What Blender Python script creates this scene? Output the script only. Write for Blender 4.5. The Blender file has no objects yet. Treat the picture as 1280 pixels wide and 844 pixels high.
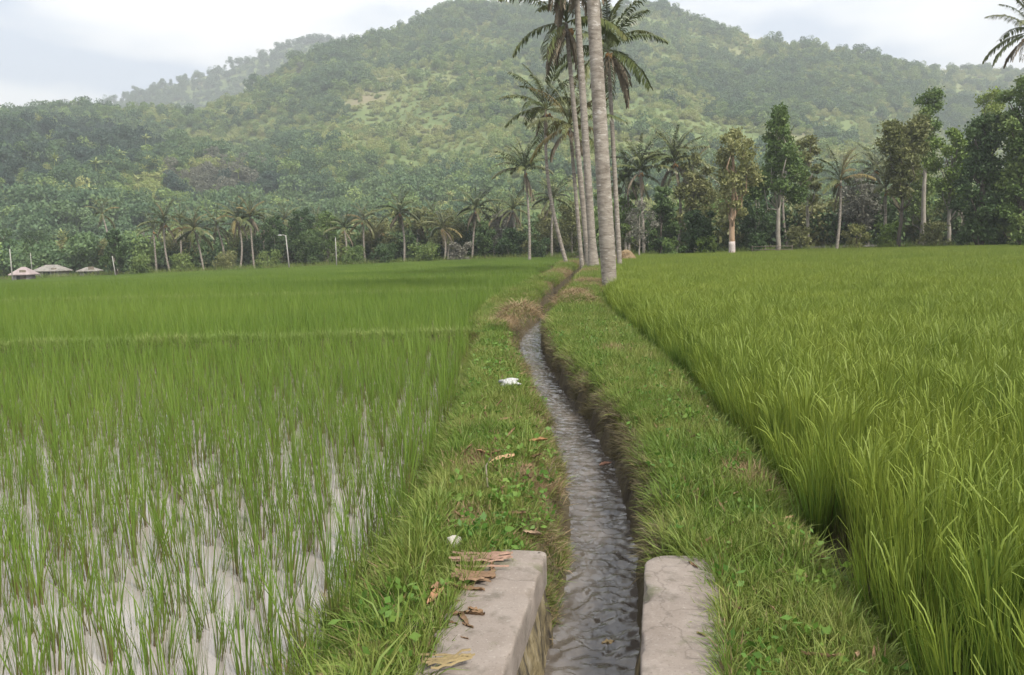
import bpy, math, random
import numpy as np
from mathutils import Vector, Matrix

R = math.radians
rng = np.random.default_rng(7)
random.seed(7)
scene = bpy.context.scene
COL = scene.collection

# ------------------------------------------------------------------ camera
FPX, CX, CY, HOR = 1000.0, 640.0, 422.0, 309.0       # photograph pixels: focal length, centre, horizon row
CAMZ = 1.6
PITCH = math.atan((CY - HOR) / FPX)
ROLL = R(1.2)
_f = Vector((0, math.cos(PITCH), -math.sin(PITCH)))
_r0 = Vector((1, 0, 0)); _u0 = Vector((0, math.sin(PITCH), math.cos(PITCH)))
_r = _r0 * math.cos(ROLL) - _u0 * math.sin(ROLL)
_u = _u0 * math.cos(ROLL) + _r0 * math.sin(ROLL)
cam = bpy.data.cameras.new('camera'); camo = bpy.data.objects.new('camera', cam); COL.objects.link(camo)
M = Matrix.Identity(4)
for i in range(3):
    M[i][0] = _r[i]; M[i][1] = _u[i]; M[i][2] = -_f[i]
M[2][3] = CAMZ
camo.matrix_world = M
cam.sensor_width = 36; cam.lens = FPX / 1280 * 36
cam.clip_start = 0.05; cam.clip_end = 9000
scene.camera = camo

# ------------------------------------------------------------------ light
SUN_EL, SUN_AZ = R(48), R(142)        # azimuth clockwise from the view direction: behind and to the right
world = bpy.data.worlds.new('World'); scene.world = world; world.use_nodes = True
SKY_STRENGTH = 0.050
def build_world():
    nt = world.node_tree; N = nt.nodes; L = nt.links; N.clear()
    out = N.new('ShaderNodeOutputWorld'); bg = N.new('ShaderNodeBackground'); bg.inputs[1].default_value = SKY_STRENGTH
    sky = N.new('ShaderNodeTexSky'); sky.sky_type = 'NISHITA'; sky.sun_disc = False
    sky.sun_elevation = SUN_EL; sky.sun_rotation = SUN_AZ
    sky.air_density = 1.2; sky.dust_density = 3.0
    tc = N.new('ShaderNodeTexCoord'); mp = N.new('ShaderNodeMapping')
    mp.inputs['Scale'].default_value = (1.5, 1.5, 5.0); mp.inputs['Location'].default_value = (-1.2576, -4.0915, 1.6050)
    n1 = N.new('ShaderNodeTexNoise'); n1.inputs['Scale'].default_value = 2.2; n1.inputs['Detail'].default_value = 3.5; n1.inputs['Roughness'].default_value = 0.5
    cr = N.new('ShaderNodeValToRGB')
    e = cr.color_ramp.elements
    e[0].position = 0.40; e[0].color = (4.5, 5.1, 6.2, 1)
    e[1].position = 0.66; e[1].color = (9.8, 9.3, 8.8, 1)
    k = e.new(0.5); k.color = (7.3, 7.4, 7.6, 1)
    mx = N.new('ShaderNodeMix'); mx.data_type = 'RGBA'; mx.inputs[0].default_value = 0.93
    L.new(tc.outputs['Generated'], mp.inputs[0]); L.new(mp.outputs[0], n1.inputs['Vector'])
    L.new(n1.outputs['Fac'], cr.inputs[0]); L.new(sky.outputs[0], mx.inputs[6]); L.new(cr.outputs[0], mx.inputs[7])
    L.new(mx.outputs[2], bg.inputs[0]); L.new(bg.outputs[0], out.inputs[0])
build_world()
sun = bpy.data.lights.new('sun', 'SUN'); sun.energy = 1.5; sun.angle = R(11); sun.color = (1.0, 0.94, 0.84)
suno = bpy.data.objects.new('sun', sun); COL.objects.link(suno)
_sd = Vector((math.sin(SUN_AZ) * math.cos(SUN_EL), math.cos(SUN_AZ) * math.cos(SUN_EL), math.sin(SUN_EL)))
suno.rotation_euler = (-_sd).to_track_quat('-Z', 'Y').to_euler()
suno.location = _sd * 30
scene.view_settings.view_transform = 'Standard'; scene.view_settings.look = 'None'
scene.view_settings.exposure = 1.88; scene.view_settings.gamma = 1.0
scene.cycles.max_bounces = 6; scene.cycles.diffuse_bounces = 3; scene.cycles.glossy_bounces = 3
scene.cycles.transmission_bounces = 3; scene.cycles.transparent_max_bounces = 8; scene.cycles.volume_bounces = 0
scene.cycles.sample_clamp_indirect = 4
scene.cycles.use_denoising = True
HAZE_DENSITY = 0.00046

# ------------------------------------------------------------------ pixel rays to places
def ray(px, py):
    d = _f + _r * ((px - CX) / FPX) + _u * ((CY - py) / FPX)
    return d / d.y                                    # scaled so that y advances 1 m
def ground_at(px, py, z=0.0):                         # where the ray of a pixel meets height z
    d = ray(px, py); t = (z - CAMZ) / d.z
    return Vector((d.x * t, t, z))
def at(px, D, z=0.0):                                 # point of column px at distance D and height z
    py = 320.0
    for _ in range(4):
        d = ray(px, py); zz = CAMZ + D * d.z
        py += (zz - z) / D * FPX
    return Vector((d.x * D, D, z))
def height_of(px, py, D):
    return CAMZ + D * ray(px, py).z
def project(P):
    P = np.asarray(P, float); q = P - np.array([0, 0, CAMZ])
    w = q @ np.array(_f)
    return CX + FPX * (q @ np.array(_r)) / w, CY - FPX * (q @ np.array(_u)) / w

# ------------------------------------------------------------------ value noise
def _hash(i, j, s):
    n = (i.astype(np.int64) * 374761393 + j.astype(np.int64) * 668265263 + s * 974634777) & 0x7fffffff
    n = ((n ^ (n >> 13)) * 1274126177) & 0x7fffffff
    return ((n ^ (n >> 16)) & 0xffff) / 65535.0
def vnoise(x, y, s=0):
    x = np.asarray(x, float); y = np.asarray(y, float)
    i = np.floor(x); j = np.floor(y); fx = x - i; fy = y - j
    fx = fx * fx * (3 - 2 * fx); fy = fy * fy * (3 - 2 * fy)
    a = _hash(i, j, s); b = _hash(i + 1, j, s); c = _hash(i, j + 1, s); d = _hash(i + 1, j + 1, s)
    return (a * (1 - fx) + b * fx) * (1 - fy) + (c * (1 - fx) + d * fx) * fy
def fbm(x, y, s=0, o=4):
    v = 0; a = 0.5; t = 0
    for k in range(o):
        v = v + a * vnoise(np.asarray(x) * 2 ** k, np.asarray(y) * 2 ** k, s + k * 17); t += a; a *= 0.5
    return v / t
def sstep(a, b, x):
    t = np.clip((np.asarray(x, float) - a) / (b - a), 0, 1); return t * t * (3 - 2 * t)

# ------------------------------------------------------------------ objects
def tag(o, label=None, cat=None, group=None, kind=None):
    if label: o['label'] = label
    if cat: o['category'] = cat
    if group: o['group'] = group
    if kind: o['kind'] = kind
    return o
def mesh_np(name, V, F, mat=None, attrs=None, smooth=False):
    V = np.asarray(V, np.float32); F = np.asarray(F, np.int32)
    me = bpy.data.meshes.new(name)
    k = F.shape[1]
    me.vertices.add(len(V)); me.vertices.foreach_set('co', V.ravel())
    me.loops.add(F.size); me.polygons.add(len(F))
    me.loops.foreach_set('vertex_index', F.ravel())
    me.polygons.foreach_set('loop_start', np.arange(0, F.size, k, dtype=np.int32))
    me.update(calc_edges=True)
    if smooth: me.polygons.foreach_set('use_smooth', np.ones(len(F), bool))
    for nme, arr in (attrs or {}).items():
        a = me.attributes.new(nme, 'FLOAT', 'POINT'); a.data.foreach_set('value', np.asarray(arr, np.float32))
    if mat: me.materials.append(mat)
    return me
def link(name, me, parent=None, loc=(0, 0, 0), rot=(0, 0, 0), scl=(1, 1, 1)):
    o = bpy.data.objects.new(name, me); COL.objects.link(o)
    o.location = loc; o.rotation_euler = rot; o.scale = scl
    if parent: o.parent = parent
    return o
def empty(name, loc, rz=0, label=None, cat=None, group=None):
    o = bpy.data.objects.new(name, None); COL.objects.link(o); o.empty_display_size = 0.3
    o.location = loc; o.rotation_euler = (0, 0, rz)
    return tag(o, label, cat, group)
def grid_faces(nr, nc):
    r, c = np.meshgrid(np.arange(nr - 1), np.arange(nc - 1), indexing='ij')
    a = (r * nc + c).ravel()
    return np.stack([a, a + 1, a + nc + 1, a + nc], 1)
class MB:                                             # collects quads
    def __init__(s): s.V = []; s.F = []; s.A = []; s.n = 0
    def add(s, V, F, t=None):
        V = np.asarray(V, float); s.V.append(V); s.F.append(np.asarray(F) + s.n); s.n += len(V)
        s.A.append(np.zeros(len(V)) if t is None else np.asarray(t, float))
        return s
    def mesh(s, name, mat, smooth=False):
        return mesh_np(name, np.concatenate(s.V), np.concatenate(s.F), mat, {'t': np.concatenate(s.A)}, smooth)
def tube(path, rad, sides=8, cap=True):
    path = np.asarray(path, float); n = len(path); rad = np.broadcast_to(np.asarray(rad, float), (n,))
    T = np.gradient(path, axis=0); T /= np.linalg.norm(T, axis=1)[:, None] + 1e-9
    ref = np.array([0.0, 1.0, 0.0]) if abs(T[0][1]) < 0.9 else np.array([1.0, 0, 0])
    A = np.cross(T, ref); A /= np.linalg.norm(A, axis=1)[:, None] + 1e-9
    B = np.cross(T, A)
    th = np.arange(sides) / sides * 2 * np.pi
    V = path[:, None] + rad[:, None, None] * (np.cos(th)[None, :, None] * A[:, None] + np.sin(th)[None, :, None] * B[:, None])
    F = []
    for i in range(n - 1):
        for k in range(sides):
            F.append((i * sides + k, i * sides + (k + 1) % sides, (i + 1) * sides + (k + 1) % sides, (i + 1) * sides + k))
    V = V.reshape(-1, 3)
    if cap:
        m = len(V); V = np.vstack([V, path[0], path[-1]])
        for k in range(0, sides, 2):
            F.append((m, (k + 2) % sides, (k + 1) % sides, k))
            o = (n - 1) * sides; F.append((m + 1, o + k, o + (k + 1) % sides, o + (k + 2) % sides))
    t = np.repeat(np.linspace(0, 1, n), sides)
    if cap: t = np.concatenate([t, [0, 1]])
    return V, np.array(F), t
def box(c, s, rz=0.0):
    c = np.array(c, float); s = np.array(s, float) / 2
    V = np.array([[x, y, z] for x in (-1, 1) for y in (-1, 1) for z in (-1, 1)], float) * s
    cr, sr = math.cos(rz), math.sin(rz)
    V = np.stack([V[:, 0] * cr - V[:, 1] * sr, V[:, 0] * sr + V[:, 1] * cr, V[:, 2]], 1) + c
    return V, np.array([(0, 1, 3, 2), (4, 6, 7, 5), (0, 4, 5, 1), (2, 3, 7, 6), (0, 2, 6, 4), (1, 5, 7, 3)])
def blades(base, az, tilt, length, bend, width, segs=3, twist=0.5, rg=rng, tip=0.08):
    """strips of leaf: start at base, lean by tilt from upright, bend further outward to the tip"""
    base = np.asarray(base, float); N = len(base); one = np.ones(N)
    az = one * az; tilt = one * tilt; length = one * length; bend = one * bend; width = one * width
    t = np.linspace(0, 1, segs + 1)
    tm = (t[:-1] + t[1:]) / 2
    th = tilt[:, None] + bend[:, None] * tm[None] ** 1.4
    dr = np.sin(th) * length[:, None] / segs; dz = np.cos(th) * length[:, None] / segs
    r = np.concatenate([np.zeros((N, 1)), np.cumsum(dr, 1)], 1); z = np.concatenate([np.zeros((N, 1)), np.cumsum(dz, 1)], 1)
    C = np.stack([base[:, None, 0] + np.cos(az)[:, None] * r, base[:, None, 1] + np.sin(az)[:, None] * r, base[:, None, 2] + z], 2)
    wa = az + np.pi / 2 + rg.normal(0, twist, N)
    Wd = np.stack([np.cos(wa), np.sin(wa), rg.normal(0, 0.25, N)], 1)
    wt = np.interp(t, [0, 0.25, 0.6, 1], [0.55, 1, 0.85, tip])
    Wv = Wd[:, None, :] * (width[:, None] * wt[None] / 2)[:, :, None]
    V = np.stack([C - Wv, C + Wv], 2).reshape(-1, 3)
    b = (np.arange(N) * (segs + 1) * 2)[:, None] + (np.arange(segs) * 2)[None]
    b = b.ravel()
    F = np.stack([b, b + 1, b + 3, b + 2], 1)
    return V, F, np.tile(np.repeat(t, 2), N)
def leaves(P, size, rg, up=0.3, aspect=1.8):
    """rhombic leaf faces at points P in random directions"""
    N = len(P); size = np.ones(N) * size
    a = rg.normal(size=(N, 3)); a[:, 2] -= up; a /= np.linalg.norm(a, axis=1)[:, None]
    b = np.cross(a, rg.normal(size=(N, 3))); b /= np.linalg.norm(b, axis=1)[:, None]
    l = a * (size / 2)[:, None] * aspect ** 0.5; w = b * (size / 2)[:, None] / aspect ** 0.5
    V = np.stack([P - l, P + w - l * 0.1, P + l, P - w - l * 0.1], 1).reshape(-1, 3)
    k = np.arange(N)[:, None] * 4 + np.arange(4)[None]
    return V, k
def ball_points(n, rg, shell=0.5):
    d = rg.normal(size=(n, 3)); d /= np.linalg.norm(d, axis=1)[:, None]
    return d * (shell + (1 - shell) * rg.random(n)[:, None]) ** 0.6

# ------------------------------------------------------------------ materials
def new_mat(name):
    m = bpy.data.materials.new(name); m.use_nodes = True
    nt = m.node_tree; nt.nodes.clear()
    return m, nt.nodes, nt.links
def ramp_node(N, stops):
    cr = N.new('ShaderNodeValToRGB'); e = cr.color_ramp.elements
    while len(e) > 2: e.remove(e[-1])
    e[0].position, e[0].color = stops[0][0], (*stops[0][1], 1)
    e[1].position, e[1].color = stops[-1][0], (*stops[-1][1], 1)
    for p, c in stops[1:-1]:
        k = e.new(p); k.color = (*c, 1)
    return cr
def leaf_mat(name, c0, c1, c2, base=None, base_to=0.3, tip=None, patch=0.25, transl=0.25, rough=0.55, isl=0.3, spec=0.3):
    """leaf colour: varies by piece (random), by place (noise) and from the sheath to the tip"""
    m, N, L = new_mat(name)
    out = N.new('ShaderNodeOutputMaterial')
    oi = N.new('ShaderNodeObjectInfo'); geo = N.new('ShaderNodeNewGeometry')
    nz = N.new('ShaderNodeTexNoise'); nz.inputs['Scale'].default_value = patch; nz.inputs['Detail'].default_value = 3
    L.new(geo.outputs['Position'], nz.inputs['Vector'])
    mr = N.new('ShaderNodeMath'); mr.operation = 'MULTIPLY_ADD'; mr.inputs[1].default_value = 0.45
    L.new(oi.outputs['Random'], mr.inputs[0]); 
    ms = N.new('ShaderNodeMath'); ms.operation = 'MULTIPLY_ADD'; ms.inputs[1].default_value = 1.5; ms.inputs[2].default_value = -0.33 - isl / 2
    L.new(nz.outputs['Fac'], ms.inputs[0]); L.new(ms.outputs[0], mr.inputs[2])
    rp = N.new('ShaderNodeMath'); rp.operation = 'MULTIPLY_ADD'; rp.inputs[1].default_value = isl
    L.new(geo.outputs['Random Per Island'], rp.inputs[0]); L.new(mr.outputs[0], rp.inputs[2])
    cr = ramp_node(N, [(0.0, c0), (0.5, c1), (1.0, c2)])
    L.new(rp.outputs[0], cr.inputs[0]); col = cr.outputs[0]
    if base or tip:
        at_ = N.new('ShaderNodeAttribute'); at_.attribute_name = 't'
    if base:
        mrg = N.new('ShaderNodeMapRange'); mrg.inputs['From Min'].default_value = base_to * 0.3; mrg.inputs['From Max'].default_value = base_to
        L.new(at_.outputs['Fac'], mrg.inputs['Value'])
        mx = N.new('ShaderNodeMix'); mx.data_type = 'RGBA'; mx.inputs[6].default_value = (*base, 1)
        L.new(mrg.outputs[0], mx.inputs[0]); L.new(col, mx.inputs[7]); col = mx.outputs[2]
    if tip:
        mrg = N.new('ShaderNodeMapRange'); mrg.inputs['From Min'].default_value = 0.6; mrg.inputs['From Max'].default_value = 1.0
        mrg.inputs['To Max'].default_value = 0.7
        L.new(at_.outputs['Fac'], mrg.inputs['Value'])
        mx = N.new('ShaderNodeMix'); mx.data_type = 'RGBA'; mx.inputs[7].default_value = (*tip, 1)
        L.new(mrg.outputs[0], mx.inputs[0]); L.new(col, mx.inputs[6]); col = mx.outputs[2]
    p = N.new('ShaderNodeBsdfPrincipled'); p.inputs['Roughness'].default_value = rough; p.inputs['Specular IOR Level'].default_value = spec
    L.new(col, p.inputs['Base Color'])
    if transl > 0:
        tr = N.new('ShaderNodeBsdfTranslucent'); L.new(col, tr.inputs['Color'])
        mxs = N.new('ShaderNodeMixShader'); mxs.inputs[0].default_value = transl
        L.new(p.outputs[0], mxs.inputs[1]); L.new(tr.outputs[0], mxs.inputs[2]); L.new(mxs.outputs[0], out.inputs[0])
    else:
        L.new(p.outputs[0], out.inputs[0])
    return m
def rough_mat(name, stops, scale=4.0, detail=6, rough=0.9, bump=0.3, stretch=(1, 1, 1), dist=0.02, spots=None, coord='Object', spec=0.3):
    """noise-coloured solid material with bump; spots = (colour, scale, threshold)"""
    m, N, L = new_mat(name)
    out = N.new('ShaderNodeOutputMaterial'); p = N.new('ShaderNodeBsdfPrincipled')
    p.inputs['Roughness'].default_value = rough; p.inputs['Specular IOR Level'].default_value = spec
    tc = N.new('ShaderNodeTexCoord'); mp = N.new('ShaderNodeMapping'); mp.inputs['Scale'].default_value = stretch
    if coord == 'Position':
        g = N.new('ShaderNodeNewGeometry'); L.new(g.outputs['Position'], mp.inputs[0])
    else:
        L.new(tc.outputs[coord], mp.inputs[0])
    nz = N.new('ShaderNodeTexNoise'); nz.inputs['Scale'].default_value = scale; nz.inputs['Detail'].default_value = detail; nz.inputs['Roughness'].default_value = 0.62
    L.new(mp.outputs[0], nz.inputs['Vector'])
    cr = ramp_node(N, stops); L.new(nz.outputs['Fac'], cr.inputs[0]); col = cr.outputs[0]
    if spots:
        n2 = N.new('ShaderNodeTexNoise'); n2.inputs['Scale'].default_value = spots[1]; n2.inputs['Detail'].default_value = 4
        L.new(mp.outputs[0], n2.inputs['Vector'])
        mr = N.new('ShaderNodeMapRange'); mr.inputs['From Min'].default_value = spots[2]; mr.inputs['From Max'].default_value = spots[2] + 0.08
        L.new(n2.outputs['Fac'], mr.inputs['Value'])
        mx = N.new('ShaderNodeMix'); mx.data_type = 'RGBA'; mx.inputs[7].default_value = (*spots[0], 1)
        L.new(mr.outputs[0], mx.inputs[0]); L.new(col, mx.inputs[6]); col = mx.outputs[2]
    L.new(col, p.inputs['Base Color'])
    if bump:
        n3 = N.new('ShaderNodeTexNoise'); n3.inputs['Scale'].default_value = scale * 3; n3.inputs['Detail'].default_value = 6
        L.new(mp.outputs[0], n3.inputs['Vector'])
        b = N.new('ShaderNodeBump'); b.inputs['Strength'].default_value = bump; b.inputs['Distance'].default_value = dist
        L.new(n3.outputs['Fac'], b.inputs['Height']); L.new(b.outputs[0], p.inputs['Normal'])
    L.new(p.outputs[0], out.inputs[0])
    return m
def water_mat(name, stops, scale, rough, bump, bscale, dist=0.01, stretch=(1, 1, 1), ior=1.333):
    m, N, L = new_mat(name)
    out = N.new('ShaderNodeOutputMaterial'); p = N.new('ShaderNodeBsdfPrincipled')
    p.inputs['Roughness'].default_value = rough; p.inputs['IOR'].default_value = ior
    g = N.new('ShaderNodeNewGeometry'); mp = N.new('ShaderNodeMapping'); mp.inputs['Scale'].default_value = stretch
    L.new(g.outputs['Position'], mp.inputs[0])
    nz = N.new('ShaderNodeTexNoise'); nz.inputs['Scale'].default_value = scale; nz.inputs['Detail'].default_value = 5
    L.new(mp.outputs[0], nz.inputs['Vector'])
    cr = ramp_node(N, stops); L.new(nz.outputs['Fac'], cr.inputs[0]); L.new(cr.outputs[0], p.inputs['Base Color'])
    n3 = N.new('ShaderNodeTexNoise'); n3.inputs['Scale'].default_value = bscale; n3.inputs['Detail'].default_value = 4
    L.new(mp.outputs[0], n3.inputs['Vector'])
    b = N.new('ShaderNodeBump'); b.inputs['Strength'].default_value = bump; b.inputs['Distance'].default_value = dist
    L.new(n3.outputs['Fac'], b.inputs['Height']); L.new(b.outputs[0], p.inputs['Normal'])
    L.new(p.outputs[0], out.inputs[0])
    return m

def concrete_mat():
    """old cast concrete: blotches, fine grain, dark mould patches, hairline cracks"""
    m, N, L = new_mat('concrete'); out = N.new('ShaderNodeOutputMaterial'); p = N.new('ShaderNodeBsdfPrincipled'); p.inputs['Roughness'].default_value = 0.92; p.inputs['Specular IOR Level'].default_value = 0.2
    g = N.new('ShaderNodeNewGeometry'); pos = g.outputs['Position']
    def noise(sc, det, rg_=0.6):
        n = N.new('ShaderNodeTexNoise'); n.inputs['Scale'].default_value = sc; n.inputs['Detail'].default_value = det; n.inputs['Roughness'].default_value = rg_; L.new(pos, n.inputs['Vector']); return n.outputs['Fac']
    def over(col, c, fac, lo, hi, amt):
        mr = N.new('ShaderNodeMapRange'); mr.inputs['From Min'].default_value = lo; mr.inputs['From Max'].default_value = hi; mr.inputs['To Max'].default_value = amt; L.new(fac, mr.inputs['Value'])
        mx = N.new('ShaderNodeMix'); mx.data_type = 'RGBA'; mx.inputs[7].default_value = (*c, 1); L.new(mr.outputs[0], mx.inputs[0]); L.new(col, mx.inputs[6]); return mx.outputs[2]
    cr = ramp_node(N, [(0.3, (0.165, 0.138, 0.117)), (0.5, (0.215, 0.183, 0.158)), (0.72, (0.265, 0.232, 0.205))]); L.new(noise(3.2, 9, 0.7), cr.inputs[0])
    col = over(cr.outputs[0], (0.085, 0.075, 0.058), noise(6.5, 5), 0.56, 0.70, 0.65)
    col = over(col, (0.075, 0.085, 0.035), noise(4.1, 6), 0.60, 0.70, 0.55)
    col = over(col, (0.33, 0.30, 0.27), noise(60, 3), 0.58, 0.72, 0.5)
    col = over(col, (0.10, 0.085, 0.07), noise(95, 3), 0.60, 0.70, 0.7)
    vo = N.new('ShaderNodeTexVoronoi'); vo.feature = 'DISTANCE_TO_EDGE'; vo.inputs['Scale'].default_value = 1.1
    wn = N.new('ShaderNodeTexNoise'); wn.inputs['Scale'].default_value = 7; wn.inputs['Detail'].default_value = 5; L.new(pos, wn.inputs['Vector'])
    ad = N.new('ShaderNodeVectorMath'); ad.operation = 'MULTIPLY_ADD'; ad.inputs[1].default_value = (0.25, 0.25, 0.25); L.new(wn.outputs['Color'], ad.inputs[0]); L.new(pos, ad.inputs[2]); L.new(ad.outputs[0], vo.inputs['Vector'])
    mr = N.new('ShaderNodeMapRange'); mr.inputs['From Min'].default_value = 0.0; mr.inputs['From Max'].default_value = 0.008; mr.inputs['To Min'].default_value = 0.4; mr.inputs['To Max'].default_value = 0; L.new(vo.outputs['Distance'], mr.inputs['Value'])
    mx = N.new('ShaderNodeMix'); mx.data_type = 'RGBA'; mx.inputs[7].default_value = (0.06, 0.05, 0.042, 1); L.new(mr.outputs[0], mx.inputs[0]); L.new(col, mx.inputs[6]); L.new(mx.outputs[2], p.inputs['Base Color'])
    b = N.new('ShaderNodeBump'); b.inputs['Strength'].default_value = 0.5; b.inputs['Distance'].default_value = 0.006; L.new(noise(38, 7), b.inputs['Height']); L.new(b.outputs[0], p.inputs['Normal'])
    L.new(p.outputs[0], out.inputs[0]); return m
MAT = {}
MAT['mud'] = rough_mat('mud', [(0.3, (0.035, 0.026, 0.016)), (0.5, (0.07, 0.055, 0.03)), (0.7, (0.10, 0.085, 0.05))], scale=3, bump=0.6, dist=0.03, coord='Position')
MAT['paddy_water'] = water_mat('paddy_water', [(0.3, (0.23, 0.205, 0.185)), (0.7, (0.32, 0.288, 0.265))], 0.9, 0.01, 0.02, 3.0, ior=1.95)
MAT['canal_water'] = water_mat('canal_water', [(0.3, (0.07, 0.059, 0.05)), (0.7, (0.135, 0.117, 0.102))], 4, 0.04, 0.35, 22.0, 0.010, (1, 1.2, 1), ior=1.7)
MAT['rice_young'] = leaf_mat('rice_young', (0.075, 0.13, 0.02), (0.107, 0.178, 0.024), (0.155, 0.225, 0.036), base=(0.13, 0.085, 0.045), base_to=0.5, patch=0.12)
MAT['rice_ripe'] = leaf_mat('rice_ripe', (0.045, 0.095, 0.018), (0.09, 0.16, 0.023), (0.195, 0.243, 0.036), base=(0.065, 0.062, 0.028), base_to=0.45, tip=(0.20, 0.248, 0.035), patch=0.6, isl=0.55)
MAT['grass'] = leaf_mat('grass', (0.065, 0.125, 0.018), (0.115, 0.18, 0.026), (0.21, 0.235, 0.06), base=(0.13, 0.12, 0.05), base_to=0.35, patch=1.3)
MAT['dry_grass'] = leaf_mat('dry_grass', (0.155, 0.105, 0.055), (0.235, 0.165, 0.085), (0.32, 0.24, 0.14), patch=2.0, transl=0.15)
MAT['weed'] = leaf_mat('weed', (0.05, 0.12, 0.02), (0.08, 0.17, 0.025), (0.14, 0.22, 0.04), patch=2.0)
MAT['frond'] = leaf_mat('frond', (0.05, 0.07, 0.02), (0.085, 0.11, 0.03), (0.15, 0.155, 0.055), patch=0.25, transl=0.2, rough=0.4, spec=0.5)
MAT['frond_yellow'] = leaf_mat('frond_yellow', (0.12, 0.12, 0.04), (0.18, 0.16, 0.055), (0.25, 0.19, 0.08), patch=0.4, transl=0.25, rough=0.5)
MAT['frond_dead'] = leaf_mat('frond_dead', (0.10, 0.08, 0.052), (0.16, 0.13, 0.088), (0.23, 0.195, 0.14), patch=0.5, transl=0.1, rough=0.8)
MAT['coconut'] = rough_mat('coconut', [(0.3, (0.20, 0.13, 0.04)), (0.7, (0.36, 0.20, 0.08))], scale=3, bump=0.1, rough=0.5)
MAT['palm_bark'] = rough_mat('palm_bark', [(0.28, (0.10, 0.083, 0.066)), (0.5, (0.225, 0.198, 0.165)), (0.72, (0.31, 0.283, 0.242))], scale=2.8, stretch=(1, 1, 2.8), bump=0.8, dist=0.03, spots=((0.36, 0.335, 0.30), 4.2, 0.60))
MAT['bark_pale'] = rough_mat('bark_pale', [(0.3, (0.17, 0.15, 0.12)), (0.7, (0.36, 0.33, 0.28))], scale=2, stretch=(1, 1, 0.5), bump=0.6, dist=0.04)
MAT['bark_dark'] = rough_mat('bark_dark', [(0.3, (0.05, 0.04, 0.03)), (0.7, (0.13, 0.11, 0.085))], scale=2, stretch=(1, 1, 0.5), bump=0.6, dist=0.04)
MAT['bark_tan'] = rough_mat('bark_tan', [(0.3, (0.24, 0.15, 0.09)), (0.7, (0.42, 0.31, 0.21))], scale=2, stretch=(1, 1, 0.4), bump=0.4, dist=0.03)
MAT['whitewash'] = rough_mat('whitewash', [(0.3, (0.36, 0.30, 0.27)), (0.7, (0.52, 0.47, 0.44))], scale=4, bump=0.4, dist=0.02)
def crown_mat(n, a, b, c, **k): MAT[n] = leaf_mat(n, a, b, c, patch=k.pop('patch', 0.5), transl=0.22, **k)
crown_mat('crown_dark', (0.026, 0.056, 0.020), (0.05, 0.09, 0.03), (0.09, 0.14, 0.045))
crown_mat('crown_mid', (0.065, 0.115, 0.032), (0.105, 0.165, 0.042), (0.17, 0.22, 0.06))
crown_mat('crown_olive', (0.095, 0.115, 0.04), (0.15, 0.165, 0.055), (0.22, 0.22, 0.09))
crown_mat('crown_bright', (0.09, 0.15, 0.025), (0.13, 0.20, 0.035), (0.20, 0.25, 0.05))
crown_mat('crown_yellow', (0.12, 0.145, 0.045), (0.18, 0.195, 0.06), (0.25, 0.25, 0.10))
crown_mat('crown_grey', (0.11, 0.115, 0.085), (0.15, 0.15, 0.115), (0.21, 0.20, 0.16))
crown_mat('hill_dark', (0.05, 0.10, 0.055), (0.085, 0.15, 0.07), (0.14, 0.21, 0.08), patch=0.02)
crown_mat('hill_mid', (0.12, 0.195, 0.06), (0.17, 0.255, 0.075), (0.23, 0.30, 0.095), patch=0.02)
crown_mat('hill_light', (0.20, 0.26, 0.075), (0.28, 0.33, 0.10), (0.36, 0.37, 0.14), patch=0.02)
crown_mat('hill_blue', (0.025, 0.055, 0.042), (0.042, 0.08, 0.058), (0.07, 0.115, 0.07), patch=0.02)  # cloud shadow on the lower left slopes, put into the leaf colour
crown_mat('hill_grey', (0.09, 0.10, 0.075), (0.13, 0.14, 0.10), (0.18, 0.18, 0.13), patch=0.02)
MAT['hill_soil'] = rough_mat('hill_soil', [(0.3, (0.10, 0.145, 0.048)), (0.5, (0.145, 0.19, 0.062)), (0.62, (0.19, 0.20, 0.085)), (0.75, (0.23, 0.18, 0.12))], scale=0.012, detail=9, bump=0.5, dist=2.0, coord='Position')
MAT['concrete'] = concrete_mat()
MAT['wall_face'] = rough_mat('wall_face', [(0.33, (0.03, 0.025, 0.02)), (0.45, (0.085, 0.07, 0.045)), (0.56, (0.19, 0.155, 0.085)), (0.7, (0.25, 0.215, 0.15))], scale=9, stretch=(1.3, 1.3, 0.55), detail=6, bump=0.9, dist=0.03, coord='Position')
MAT['stone'] = rough_mat('stone', [(0.3, (0.30, 0.28, 0.24)), (0.7, (0.5, 0.48, 0.42))], scale=9, bump=0.5)
MAT['plastic'] = rough_mat('plastic', [(0.3, (0.30, 0.30, 0.30)), (0.7, (0.50, 0.50, 0.50))], scale=6, bump=0.2, rough=0.35)
MAT['plaster'] = rough_mat('plaster', [(0.3, (0.25, 0.23, 0.20)), (0.7, (0.38, 0.35, 0.32))], scale=1.2, bump=0.2)
MAT['roof_pink'] = rough_mat('roof_pink', [(0.3, (0.27, 0.215, 0.21)), (0.7, (0.36, 0.30, 0.295))], scale=2, bump=0.3)
MAT['roof_grey'] = rough_mat('roof_grey', [(0.3, (0.15, 0.14, 0.125)), (0.7, (0.30, 0.28, 0.25))], scale=2, bump=0.3)
MAT['dark_opening'] = rough_mat('dark_opening', [(0.3, (0.02, 0.02, 0.022)), (0.7, (0.05, 0.05, 0.05))], scale=2, bump=0, rough=0.3)
MAT['pole'] = rough_mat('pole', [(0.3, (0.25, 0.24, 0.22)), (0.7, (0.38, 0.37, 0.34))], scale=3, bump=0.1, rough=0.6)
MAT['burnt'] = rough_mat('burnt', [(0.3, (0.01, 0.008, 0.006)), (0.7, (0.03, 0.024, 0.018))], scale=8, bump=0.6)  # near-black colour painting the dark of a hole in the grass
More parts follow.
